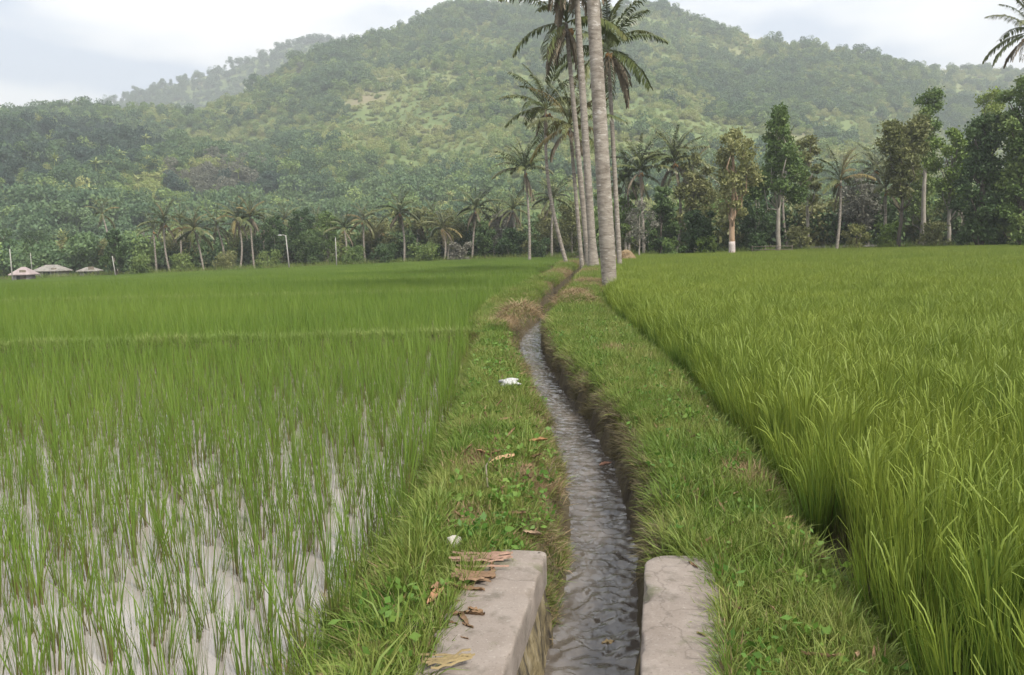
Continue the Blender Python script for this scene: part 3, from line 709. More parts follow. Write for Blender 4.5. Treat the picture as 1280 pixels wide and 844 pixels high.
def build_wall(side, label):
    root = empty('ditch_wall', (*wall_outline(side)[0][80], 0), 0, label, 'concrete wall', 'concrete walls of the ditch')
    P, nrm = wall_outline(side); n = len(P)
    base = np.array(root.location)
    c = P.mean(0)
    rg = np.random.default_rng(5 + (side > 0))
    # cap: slab with worn rounded arris
    prof = [(0.0, -0.13), (0.0, 0.0), (0.0, 0.022), (0.004, 0.028), (0.011, 0.031), (0.05, 0.032)]
    inward = np.zeros_like(P)
    for i in range(n):
        a = P[(i - 1) % n]; b = P[(i + 1) % n]; t = b - a; t /= np.linalg.norm(t); nn = np.array([-t[1], t[0]])
        inward[i] = nn if np.dot(nn, c - P[i]) > 0 else -nn
    rings = []
    for off, z in prof:
        q = P + inward * off
        chip = np.clip(fbm(q[:, 0] * 14, q[:, 1] * 14, 89, 3) - 0.56, 0, 1) * (z > 0.01) * (off < 0.02)
        wob = 0.010 * (fbm(q[:, 0] * 9, q[:, 1] * 9, 88) - 0.5) + 0.10 * chip
        rings.append(np.column_stack([q + inward * wob[:, None], np.full(n, z) - 0.05 * chip + 0.012 * (fbm(q[:, 0] * 4, q[:, 1] * 4, 90) - 0.5)]))
    V = np.concatenate(rings)
    F = [(k * n + i, k * n + (i + 1) % n, (k + 1) * n + (i + 1) % n, (k + 1) * n + i) for k in range(len(prof) - 1) for i in range(n)]
    # top: strips across from inner to outer edge
    m = len(prof) - 1
    for i in range(n // 2 - 1 + n % 2):
        j = n - 1 - i
        if j - 1 > i + 1: F.append((m * n + i, m * n + i + 1, m * n + j - 1, m * n + j))
    me = mesh_np('cap', V - base, F, MAT['concrete'])
    link('cap', me, root)
    # rough rendered stone face below the cap
    h = np.linspace(-0.11, -0.72, 16)
    Pi = P[:119]; inn = np.tile(-nrm, (len(Pi), 1)).astype(float); inn[100:] = -inward[100:119]
    rows = []
    for z in h:
        u = np.cumsum(np.r_[0, np.linalg.norm(np.diff(Pi, axis=0), axis=1)])
        lump = 0.075 * (fbm(u * 6, np.full_like(u, z * 3.2), 91) - 0.35) + 0.03 * (fbm(u * 22, np.full_like(u, z * 9), 92) - 0.5)
        off = -0.012 + np.clip((-0.11 - z) / 0.15, 0, 1) * lump + np.clip((-0.11 - z), 0, 1) * 0.09
        rows.append(np.column_stack([Pi + inn * off[:, None], np.full(len(Pi), z)]))
    V = np.concatenate(rows)
    me = mesh_np('stone_face', V - base, grid_faces(len(h), len(Pi)), MAT['wall_face'], smooth=True)
    link('stone_face', me, root)
build_wall(-1, 'concrete ditch wall with dry leaves on it, left of the water')
build_wall(1, 'concrete ditch wall with a rounded corner, right of the water and half under grass')

# ------------------------------------------------------------------ litter on the banks
def leaf_blade(L, W, curl, seed, mat, name='dead_leaf'):
    rg = np.random.default_rng(seed); nu, nv = 9, 5
    u = np.linspace(0, 1, nu); v = np.linspace(-1, 1, nv); U, V_ = np.meshgrid(u, v, indexing='ij')
    w = W / 2 * np.sin(np.pi * np.clip(U, 0.03, 0.98)) ** 0.7
    X = (U - 0.5) * L; Y = V_ * w * (0.9 - 0.3 * curl); Z = curl * w * V_ ** 2 * 0.9 + 0.25 * curl * L * (U - 0.5) ** 2 + 0.004 * rg.normal(size=U.shape)
    top = np.stack([X, Y, Z + 0.0015], 2).reshape(-1, 3); bot = np.stack([X, Y, Z - 0.0015], 2).reshape(-1, 3)
    f = grid_faces(nu, nv)
    return mesh_np(name, np.vstack([top, bot]), np.vstack([f, f[:, ::-1] + nu * nv]), mat, smooth=True)
LEAFM = {}
def litter_mat(name, c):
    if name not in LEAFM:
        LEAFM[name] = rough_mat('litter_' + name, [(0.3, tuple(x * 0.6 for x in c)), (0.7, c)], scale=14, bump=0.4, rough=0.8)
    return LEAFM[name]
LITTER = [
    (628, 587, 0.20, 0.075, 20, 'tan', (0.50, 0.33, 0.19), 'curled tan dead leaf on the left bank beside a pale twig'),
    (604, 578, 0.13, 0.05, 140, 'brown', (0.30, 0.17, 0.09), 'small brown dead leaf on the left bank beside the curled tan one'),
    (673, 562, 0.17, 0.05, -25, 'orange', (0.50, 0.28, 0.14), 'orange brown dead leaf on the edge of the left bank over the water'),
    (666, 683, 0.15, 0.04, -50, 'tan2', (0.50, 0.36, 0.24), 'narrow tan dead leaf just past the end of the left concrete wall'),
    (757, 590, 0.12, 0.06, 10, 'pinkish', (0.42, 0.24, 0.17), 'pinkish brown dead leaf caught on the right side of the ditch'),
    (545, 765, 0.13, 0.06, 60, 'brown2', (0.46, 0.26, 0.15), 'reddish brown dead leaf in the grass left of the concrete wall'),
    (552, 752, 0.10, 0.05, 15, 'brown3', (0.36, 0.22, 0.13), 'dull brown dead leaf lying just behind the reddish one by the left wall'),
]
for px, py, L_, W_, a, nm, c, lab in LITTER:
    p = gpt(px, py); p.z += 0.07
    o = link('dead_leaf', leaf_blade(L_, W_, 0.8, int(px), litter_mat(nm, c)), None, p, (R(12), R(-10), R(a)))
    tag(o, lab, 'dead leaf', 'dead leaves on the banks')
p = ground_at(760, 803, WATER_Z + 0.03)
tag(link('floating_leaf', leaf_blade(0.07, 0.045, 0.3, 4, litter_mat('yellow', (0.55, 0.40, 0.20))), None, p, (0, 0, 0.3)), 'small yellow brown leaf floating on the ditch water', 'dead leaf')
def strip_bundle(px, py, z, n, L_, ang, c, label, seed, spread=0.05, w=0.02):
    rg = np.random.default_rng(seed); b = MB()
    for k in range(n):
        l = L_ * rg.uniform(0.55, 1.1); m = 7; t = np.linspace(-0.5, 0.5, m)
        a = rg.normal(0, 0.16); off = rg.normal(0, spread)
        x = t * l; y = off + x * math.sin(a) + rg.normal(0, 0.006, m); zz = 0.012 + 0.012 * k / n + 0.02 * np.abs(t) * rg.random() + np.abs(rg.normal(0, 0.004, m))
        C = np.stack([x, y, zz], 1); ww = w * rg.uniform(0.5, 1.2) * (1 - 1.5 * np.abs(t) ** 2)
        A = np.stack([C[:, 0], C[:, 1] - ww / 2, C[:, 2]], 1); B = np.stack([C[:, 0], C[:, 1] + ww / 2, C[:, 2]], 1); T = C + [0, 0, 0.008]; 
        V = np.stack([A, T, B], 1).reshape(-1, 3)
        b.add(V, grid_faces(m, 3))
    o = link('leaf_strips', b.mesh('leaf_strips', litter_mat(label[:9], c)), None, ground_at(px, py, z), (0, 0, R(ang)))
    tag(o, label, 'dry leaves')
strip_bundle(602, 704, 0.035, 12, 0.30, 6, (0.30, 0.19, 0.14), 'reddish brown strips of dry leaf across the far end of the left concrete wall', 11)
strip_bundle(592, 727, 0.035, 14, 0.20, -8, (0.22, 0.14, 0.085), 'dark brown bunch of dry leaf lying on the left concrete wall', 12, 0.022)
strip_bundle(560, 830, 0.04, 7, 0.20, 20, (0.26, 0.20, 0.10), 'wisp of dead grass at the near end of the left concrete wall', 13, 0.03, 0.01)
def leaf_litter():
    m = rough_mat('leaf_litter', [(0.3, (0.10, 0.06, 0.035)), (0.5, (0.22, 0.14, 0.08)), (0.7, (0.36, 0.25, 0.15))], scale=0.9, detail=8, bump=0.3, rough=0.85, coord='Position')
    src = source('litter_leaf', [leaf_blade(0.06 + 0.02 * k, 0.018 + 0.005 * (k % 3), 0.6 + 0.2 * (k % 2), 40 + k, m) for k in range(5)])
    n = 520; y = 2.3 + 9 * rng.random(n) ** 1.6; x = np.where(rng.random(n) < 0.72, rng.uniform(xl(y), xc(y) - 0.34), rng.uniform(xc(y) + 0.4, xr(y)))
    w = on_wall(x, y, 0.0); edge = np.abs(np.abs(x - xcw(y)) - 0.25 - WALL_T) < 0.14
    k = (~w | (edge & (rng.random(n) < 0.7))) & ((y > WALL_END) | (np.abs(x - xcw(y)) > 0.26))
    x, y, w = x[k], y[k], w[k]
    z = np.where(w, 0.035, zground(x, y) + rng.uniform(0.02, 0.075, len(x)))
    r_ = np.stack([rng.normal(0, 0.35, len(x)) * ~w, rng.normal(0, 0.35, len(x)) * ~w, rng.random(len(x)) * 6.28], 1)
    scatter('leaf_litter', np.stack([x, y, z], 1), r_, rng.uniform(0.5, 1.25, len(x)), rng.integers(0, 5, len(x)), src, 'scraps of small dead leaves lying in the bank grass', 'leaf litter')
    # grass rooted against and creeping over the outer edges of the walls
    n = 900; y = rng.uniform(2.0, WALL_END + 0.05, n); sd = np.where(rng.random(n) < 0.5, -1, 1)
    cr = np.where(sd < 0, 0.05, 0.06) * fbm(y * 3.1 + sd * 7, y * 0 + 2.0, 66, 3) * 1.6
    x = xcw(y) + sd * (0.25 + WALL_T + 0.04 - cr * rng.random(n)); z = np.where(np.abs(x - xcw(y)) < 0.25 + WALL_T, 0.03, 0.0)
    rt = np.stack([rng.normal(0, 0.3, n), sd * -rng.uniform(-0.1, 0.8, n), rng.normal(0, 0.5, n)], 1); d = rng.random(n) < 0.3
    P = np.stack([x, y, z - 0.01], 1)
    scatter('edge_grass', P[~d], rt[~d], rng.uniform(0.4, 0.95, (~d).sum()), rng.integers(0, 10, (~d).sum()), grass_src, 'grass creeping over the outer edges of the concrete walls', 'grass')
    scatter('dry_edge_grass', P[d], rt[d], rng.uniform(0.4, 0.9, d.sum()), rng.integers(0, 5, d.sum()), dry_src, 'dead grass along the outer edges of the concrete walls', 'grass')
leaf_litter()
def lump(name, r, seed, mat, sq=(1, 1, 1), amp=0.35, n=14):
    th = np.linspace(0, np.pi, n); ph = np.linspace(0, 2 * np.pi, 2 * n + 1)[:-1]
    T, Pp = np.meshgrid(th, ph, indexing='ij')
    k = r * (1 + amp * (fbm(np.cos(Pp) * np.sin(T) * 2 + seed, np.sin(Pp) * np.sin(T) * 2 + np.cos(T) * 2, seed, 3) - 0.5) * 2)
    V = np.stack([k * np.sin(T) * np.cos(Pp) * sq[0], k * np.sin(T) * np.sin(Pp) * sq[1], k * np.cos(T) * sq[2]], 2).reshape(-1, 3)
    m = 2 * n; F = [(i * m + j, i * m + (j + 1) % m, (i + 1) * m + (j + 1) % m, (i + 1) * m + j) for i in range(n - 1) for j in range(m)]
    return mesh_np(name, V, F, mat, smooth=True)
p = gpt(568, 692); tag(link('stone', lump('stone', 0.035, 3, MAT['stone'], (1.2, 1, 1.1)), None, p + Vector((0, 0, 0.06))), 'small pale stone in the grass at the far corner of the left wall', 'stone')
p = gpt(637, 489); tag(link('plastic_bag', lump('plastic_bag', 0.085, 8, MAT['plastic'], (1.3, 1, 0.6), 0.6), None, p + Vector((0, 0, 0.09))), 'crumpled white plastic bag lying on the left grass bank', 'plastic bag')
p = gpt(686, 364); tag(link('plastic_scrap', lump('plastic_scrap', 0.10, 9, MAT['plastic'], (1.3, 1, 0.5), 0.6), None, p + Vector((0, 0, 0.2))), 'scrap of white plastic on the far brown part of the left bank', 'litter')
p = gpt(515, 803); tag(link('charred_stub', lump('charred_stub', 0.04, 5, MAT['burnt'], (1.3, 1, 0.9)), None, p + Vector((0, 0, 0.05))), 'black charred stub in the grass left of the concrete wall', 'wood')  # solid black lump added in place of a dark hole
def twig(path, r, label, name='twig', mat='timber'):
    V, F, t = tube(path, r, 6); b = MB(); b.add(V, F, t)
    tag(link(name, b.mesh(name, MAT[mat], True)), label, 'twig')
a = gpt(610, 622); c = gpt(613, 588)
twig([a + Vector((0, 0, 0.07)), (a + c) / 2 + Vector((-0.02, 0, 0.12)), c + Vector((0, 0, 0.09))], 0.006, 'pale thin twig standing in the left bank grass by the tan leaf')
a = gpt(800, 684); twig([a + Vector((-0.17, 0.06, 0.0)), a + Vector((-0.02, 0.03, 0.05)), a + Vector((0.12, 0.0, 0.03))], 0.006, 'thin brown twig over the water at the end of the right wall', mat='timber')

# ------------------------------------------------------------------ palms
def frond_mesh(name, L, e0, e1, mat, leaf=0.75, droop=0.55, pairs=34, seed=0, width=0.05):
    rg = np.random.default_rng(seed); b = MB()
    n = 12; t = np.linspace(0, 1, n); el = np.radians(e0 + (e1 - e0) * t ** 1.15)
    ds = L / (n - 1)
    x = np.r_[0, np.cumsum(np.cos(el[:-1]) * ds)]; z = np.r_[0, np.cumsum(np.sin(el[:-1]) * ds)]
    y = 0.10 * L * rg.normal() * t ** 2
    C = np.stack([x, y, z], 1)
    V, F, tt = tube(C, np.interp(t, [0, 0.15, 1], [0.06, 0.035, 0.008]) * L / 4.5, 4, cap=False); b.add(V, F, tt)
    tp = np.linspace(0.14, 0.99, pairs)
    T = np.gradient(C, axis=0); T /= np.linalg.norm(T, axis=1)[:, None]
    up = np.cross(T, np.array([0, 1.0, 0])); up = -up
    for sgn in (-1, 1):
        q = np.clip(tp + rg.normal(0, 0.006, pairs), 0.1, 0.99)
        B = np.stack([np.interp(q, t, C[:, k]) for k in range(3)], 1)
        Tq = np.stack([np.interp(q, t, T[:, k]) for k in range(3)], 1)
        ll = leaf * L / 4.5 * np.interp(q, [0.1, 0.3, 0.7, 1.0], [0.6, 1.0, 0.95, 0.45]) * rg.uniform(0.8, 1.1, pairs)
        side = np.array([0, sgn, 0.0])
        d0 = Tq * 0.55 + side * 0.8 + np.array([0, 0, 0.1]) + rg.normal(0, 0.1, (pairs, 3)); d0 /= np.linalg.norm(d0, axis=1)[:, None]
        dn = np.array([0, 0, -1.0])
        P1 = B + d0 * (ll * 0.5)[:, None] + dn * (ll * droop * 0.25)[:, None]
        P2 = P1 + d0 * (ll * 0.42 * (1 - droop * 0.6))[:, None] + dn * (ll * droop * 0.62)[:, None]
        wv = np.cross(d0, np.array([0, 0, 1.0])); wv /= np.linalg.norm(wv, axis=1)[:, None]
        w = width * L / 4.5
        V = np.stack([B - wv * w * .35, B + wv * w * .35, P1 - wv * w / 2, P1 + wv * w / 2, P2 - wv * w * .12, P2 + wv * w * .12], 1).reshape(-1, 3)
        k = np.arange(pairs)[:, None] * 6
        F = np.concatenate([k + [0, 1, 3, 2], k + [2, 3, 5, 4]])
        b.add(V, F, np.repeat(q, 6))
    return b.mesh(name, mat)
FR = {}
ELEV = [(82, 35), (66, 8), (48, -22), (28, -48), (8, -66), (-15, -80)]
for key, m in (('g', 'frond'), ('y', 'frond_yellow')):
    FR[key] = [[frond_mesh('frond', 4.5, a, c, MAT[m], seed=600 + 10 * i + v, droop=0.5 + 0.06 * i, width=0.11, pairs=40) for v in range(2)] for i, (a, c) in enumerate(ELEV)]
FR['f'] = [[frond_mesh('frond', 4.5, a, c, MAT['frond'], seed=650 + 10 * i + v, droop=0.5 + 0.06 * i, width=0.26, pairs=20) for v in range(2)] for i, (a, c) in enumerate(ELEV)]
FR['d'] = [[frond_mesh('dead_frond', 4.0, -30 - 15 * v, -86, MAT['frond_dead'], seed=700 + v, droop=0.9, leaf=0.6, pairs=26, width=0.16)] for v in range(3)]
def nut_mesh(seed):
    rg = np.random.default_rng(seed); b = MB()
    for k in range(7):
        me_c = rg.normal(0, 0.16, 3); me_c[2] -= 0.15
        th = np.linspace(0, np.pi, 6); ph = np.arange(8) / 8 * 2 * np.pi
        T, Pp = np.meshgrid(th, ph, indexing='ij'); r = 0.14
        V = np.stack([r * np.sin(T) * np.cos(Pp), r * np.sin(T) * np.sin(Pp), r * 1.2 * np.cos(T)], 2).reshape(-1, 3) + me_c
        b.add(V, [(i * 8 + j, i * 8 + (j + 1) % 8, (i + 1) * 8 + (j + 1) % 8, (i + 1) * 8 + j) for i in range(5) for j in range(8)])
    return b.mesh('coconuts', MAT['coconut'], True)
NUT = [nut_mesh(k) for k in range(2)]
def palm(px, D, crown_px, crown_py, label, r=0.17, L=4.5, nf=20, dead=4, nuts=1, bulge=1.5, yellow=0.0, group='coconut palms', seed=0, sides=10, bow=0.0, rings=40, tint='g', lowest=5, basepy=None):
    rg = np.random.default_rng(seed + 900)
    g = gat(px, D)
    d = ray(crown_px, crown_py)
    top = Vector((d.x * D, D + rg.uniform(-0.4, 0.4), CAMZ + D * d.z)) - g
    root = empty('coconut_palm', g, 0, label, 'palm tree', group)
    t = np.linspace(0, 1, rings)
    tv = np.array(top)
    path = np.outer(t, tv) + np.outer(np.sin(np.pi * t) * bow, [1, 0.2, 0]) ; path[0, 2] -= 0.25
    rad = r * np.interp(t, [0, 0.035, 0.10, 0.5, 1], [bulge, bulge * 0.86, 1.1, 0.95, 0.72]) * (1 + 0.018 * np.where(np.arange(rings) % 2, 1, -1) * (t > 0.02)) * (1 + rg.normal(0, 0.012, rings))
    V, F, tt = tube(path, rad, sides); b = MB(); b.add(V, F, tt)
    link('trunk', b.mesh('trunk', MAT['palm_bark'], True), root)
    az = rg.random() * 6.28
    for k in range(nf):
        f = k / nf
        e = min(lowest, int(f * (lowest + 0.99)))
        az += 2.39996 + rg.normal(0, 0.15)
        key = 'y' if (rg.random() < yellow) else tint
        me = FR[key][e][rg.integers(0, 2)]
        s = L / 4.5 * rg.uniform(0.88, 1.1)
        link('frond', me, root, tuple(tv + np.array([0, 0, 0.15 - 0.25 * f])), (rg.normal(0, 0.12), rg.normal(0, 0.1), az), (s, s, s))
    for k in range(dead):
        me = FR['d'][rg.integers(0, 3)][0]; s = L / 4.5 * rg.uniform(0.55, 0.95)
        link('dead_frond', me, root, tuple(tv + np.array([0, 0, -0.25])), (rg.normal(0, 0.1), rg.normal(0, 0.1), rg.random() * 6.28), (s, s, s))
    for k in range(nuts):
        a = rg.random() * 6.28
        link('coconuts', NUT[k % 2], root, tuple(tv + np.array([0.28 * math.cos(a), 0.28 * math.sin(a), -0.35])), (0, 0, a), (L / 4.5,) * 3)
    return root
# the row of palms along the ditch
palm(763, 26.5, 731, -190, 'nearest palm, thick pale mottled trunk rising from the rice edge, crown above the picture', r=0.235, L=5, nf=18, dead=3, nuts=2, bulge=1.22, seed=1, sides=16, rings=110, group='palms along the ditch')
palm(742, 44, 717, -55, 'palm with smooth grey trunk just left of the thick one, dead fronds at its top', r=0.20, L=4.6, nf=16, dead=20, lowest=2, nuts=2, bulge=1.7, seed=2, sides=14, rings=80, group='palms along the ditch')
palm(736, 46, 707, 30, 'slim pale palm trunk with hanging brown fronds and orange nuts, left of the thick pair', r=0.15, L=3.9, nf=14, dead=9, nuts=2, bulge=1.3, seed=3, sides=12, rings=70, group='palms along the ditch')
palm(729, 52, 712, 158, 'short palm behind the trunks with olive and yellow hanging fronds', r=0.13, L=3.6, nf=15, dead=6, nuts=1, bulge=1.3, seed=4, sides=12, rings=60, yellow=0.35, group='palms along the ditch', tint='g')
palm(775, 52, 761, 60, 'palm behind the thick trunk, dark fronds spreading to the right against the hill', r=0.15, L=4.3, nf=20, dead=7, nuts=3, bulge=1.3, seed=5, sides=12, rings=70, group='palms along the ditch')
palm(708, 58, 682, 136, 'leaning thin palm at the left of the row, fronds drooping over the left field', r=0.13, L=3.7, nf=17, dead=4, nuts=1, bulge=1.3, seed=6, sides=10, rings=60, bow=-0.5, group='palms along the ditch')
palm(1296, 60, 1289, 40, 'palm at the right edge of the photo, only its drooping fronds in view', r=0.17, L=3.6, nf=18, dead=5, nuts=1, seed=8, group='palms in the right tree row')
FARPALMS = [  # px base, D, crown px, crown py, label, frond length, fronds, dead, group, yellow
    (662, 96, 656, 213, 'palm with a pale curved trunk standing left of the tall palm row', 3.3, 20, 5, 0.05),
    (213, 128, 206, 279, 'palm with straight pale trunk at the left end of the palm group', 3.2, 18, 4, 0.05),
    (255, 129, 243, 287, 'leaning palm with pale trunk, second in the left palm group', 3.2, 18, 3, 0.25),
    (283, 133, 270, 283, 'short palm between the leaning palm and the brown pair', 3.0, 16, 4, 0.1),
    (300, 131, 296, 274, 'palm with brown hanging fronds, left one of the brown pair', 3.2, 16, 9, 0.15),
    (318, 133, 312, 271, 'palm with brown hanging fronds, right one of the brown pair', 3.2, 16, 9, 0.15),
    (148, 138, 128, 268, 'ragged palm with bent grey trunk behind the far houses', 2.6, 9, 3, 0.2),
    (432, 126, 430, 287, 'small green palm near the thin post in the left tree line', 2.6, 16, 1, 0.1),
    (457, 130, 455, 276, 'pale olive palm left of the dark spiky one', 2.8, 17, 4, 0.35),
    (505, 127, 500, 265, 'dark spiky palm with brown skirt in the middle of the left tree line', 3.3, 20, 7, 0.0),
    (555, 125, 553, 285, 'low feathery palm between two taller ones', 3.0, 16, 4, 0.3),
    (590, 128, 594, 262, 'palm with a rusty brown skirt under dark upright fronds', 3.2, 17, 9, 0.0),
    (805, 92, 800, 212, 'palm just right of the thick trunk, dark crown against the hill', 3.4, 20, 5, 0.0),
    (846, 94, 842, 202, 'taller palm with brown skirt, left of the yellowish tree', 3.6, 22, 7, 0.05),
    (1045, 84, 1050, 226, 'short palm with yellow orange fronds and dark trunk', 3.0, 15, 1, 0.5),
    (1104, 86, 1106, 236, 'low palm with spreading dark fronds under the tall leafy tree', 3.0, 15, 2, 0.1),
    (1018, 110, 1015, 262, 'thin bare palm behind, between the tall tree and the orange palm', 1.9, 10, 2, 0.1),
    (196, 138, 192, 288, 'small olive palm just left of the straight pale palm', 2.6, 14, 3, 0.2),
    (228, 136, 224, 282, 'dusky palm between the straight and the leaning pale palms', 2.8, 16, 4, 0.1),
    (331, 139, 330, 283, 'dull green palm right of the brown pair', 2.7, 15, 3, 0.1),
    (352, 142, 356, 276, 'palm crown rising over the dark trees by the street lamp', 2.6, 14, 2, 0.1),
    (398, 140, 396, 279, 'palm crown over the dark trees left of the thin post', 2.6, 14, 2, 0.1),
    (470, 136, 472, 290, 'low palm between the pale olive palm and the spiky one', 2.5, 14, 4, 0.2),
    (521, 136, 524, 279, 'palm with short stiff fronds right of the dark spiky palm', 2.7, 15, 5, 0.15),
    (541, 140, 540, 270, 'tall thin palm behind the low feathery palm', 2.6, 14, 3, 0.1),
    (572, 134, 573, 279, 'small palm left of the rusty skirted palm', 2.5, 14, 5, 0.2),
    (618, 132, 621, 272, 'palm right of the small very dark round tree', 2.8, 16, 5, 0.1),
    (640, 126, 641, 262, 'brownish palm close behind the pale curved palm', 2.8, 15, 6, 0.1),
    (690, 116, 692, 248, 'olive palm half hidden behind the leaning thin palm', 3.0, 16, 5, 0.15),
    (786, 96, 783, 222, 'dark palm partly hidden by the thick trunk, on its right', 3.0, 17, 5, 0.0),
    (866, 100, 864, 216, 'dark palm close behind the taller brown skirted palm', 3.0, 17, 5, 0.05),
    (985, 98, 986, 190, 'tall palm rising behind the slim pale trunked tree', 2.8, 16, 4, 0.05),
    (1090, 98, 1092, 212, 'dusky palm left of the two toned trunk', 2.8, 16, 4, 0.1),
]
for k, (px, D, cx, cy, lab, L_, nf, dd, yl) in enumerate(FARPALMS):
    palm(px, D, cx, cy, lab, r=0.16 if k else 0.15, L=L_ * 1.25, nf=nf + int(rng.integers(-3, 4)), lowest=int(rng.choice([3, 4, 5, 5])), dead=dd, nuts=1, seed=20 + k, sides=8, rings=24, yellow=yl, tint='f', bow=rng.normal(0, 0.25),
         group='palms in the left tree line' if px < 700 else 'palms in the right tree row')

# ------------------------------------------------------------------ broadleaf trees
def tree(px, D, top_py, width_px, label, mat, bark='bark_pale', trunk_frac=0.35, n=2600, leaf=0.34, seed=0, r=None, clumps=9, name='tree', cat='tree', group='trees behind the fields', shape='round', lean=0.0, white=False, base=None):
    rg = np.random.default_rng(seed + 3000)
    g = gat(px, D) if base is None else Vector(base)
    H = height_of(px, top_py, D) - g.z; W = width_px / FPX * D
    r = r or 0.014 * H + 0.03; clumps = int(clumps * 1.7)
    root = empty(name, g, 0, label, cat, group)
    hb = H * trunk_frac
    b = MB()
    t = np.linspace(0, 1, 12)
    hx = lean * H
    top = np.array([hx, 0, H * 0.86])
    path = np.outer(t, top) + np.cumsum(rg.normal(0, 0.02 * H / 6, (12, 3)) * [1, 1, 0], 0); path[0] = [0, 0, -0.3]
    V, F, tt = tube(path, r * np.interp(t, [0, 0.05, 0.5, 1], [1.5, 1.05, 0.75, 0.15]), 8); b.add(V, F, tt)
    C = []; 
    for k in range(clumps):
        f = (k + 0.5) / clumps
        z = hb + (H - hb) * f
        if shape == 'round': wr = math.sin(math.pi * (0.12 + 0.80 * f)) ** 0.7
        elif shape == 'cone': wr = 1.0 - 0.7 * f
        elif shape == 'umbrella': wr = 0.35 + 0.65 * f if f < 0.85 else 0.75
        else: wr = 0.8 + 0.2 * rg.random()
        cr = W * 0.5 * wr * rg.uniform(0.26, 0.5); cr = max(cr, 0.05 * H)
        a = k * 2.4 + rg.normal(0, 0.4); rr = max(0, W * 0.5 * wr - cr) * rg.uniform(0.35, 1.25)
        c = np.array([hx * z / H + rr * math.cos(a), rr * math.sin(a), z - 0.35 * cr if f > 0.9 else z])
        C.append((c, cr))
        j = np.interp(max(hb * 0.8, z - abs(rr) - 0.1 * H), path[:, 2], np.arange(12)); p0 = path[int(j)]
        mid = (p0 + c) / 2 + rg.normal(0, 0.03 * H, 3)
        V, F, tt = tube([p0, mid, c], [r * 0.4, r * 0.25, r * 0.08], 5); b.add(V, F, tt)
    link('trunk', b.mesh('trunk', MAT[bark], True), root)
    if white:
        h = white; tp = np.linspace(0, 1, 6); pp = np.stack([np.interp(tp * h, path[:, 2], path[:, q]) for q in range(2)] + [tp * h], 1); pp[0, 2] = -0.2
        rr_ = r * np.interp(tp * h / (H * 0.86), [0, 0.05, 0.5, 1], [1.5, 1.05, 0.75, 0.15]) + 0.02
        V, F, tt = tube(pp, rr_, 12); wb = MB(); wb.add(V, F, tt); o = link('painted_base', wb.mesh('painted_base', MAT['whitewash'], True), root)
        o['label'] = 'whitewashed lower trunk'
    tot = sum(c[1] ** 2 for c in C); Pl = []
    for c, cr in C:
        m = int(n * 3.0 * cr ** 2 / tot)
        q = ball_points(m, rg, 0.3) * (cr * rg.choice([0.8, 1.0, 1.0, 1.35], (m, 1))) * np.array([1, 1, 0.78])
        q = q * (0.75 + 0.5 * fbm(q[:, 0] / cr * 1.5 + c[0] + 9, q[:, 2] / cr * 1.5 + q[:, 1] / cr + c[2], seed, 2))[:, None]
        Pl.append(q + c)
    P = np.concatenate(Pl)
    V, F = leaves(P, 0.68 * leaf * rg.uniform(0.5, 1.5, len(P)), rg, 0.5)
    cb = MB(); cb.add(V, F); link('crown', cb.mesh('crown', MAT[mat]), root)
    return root
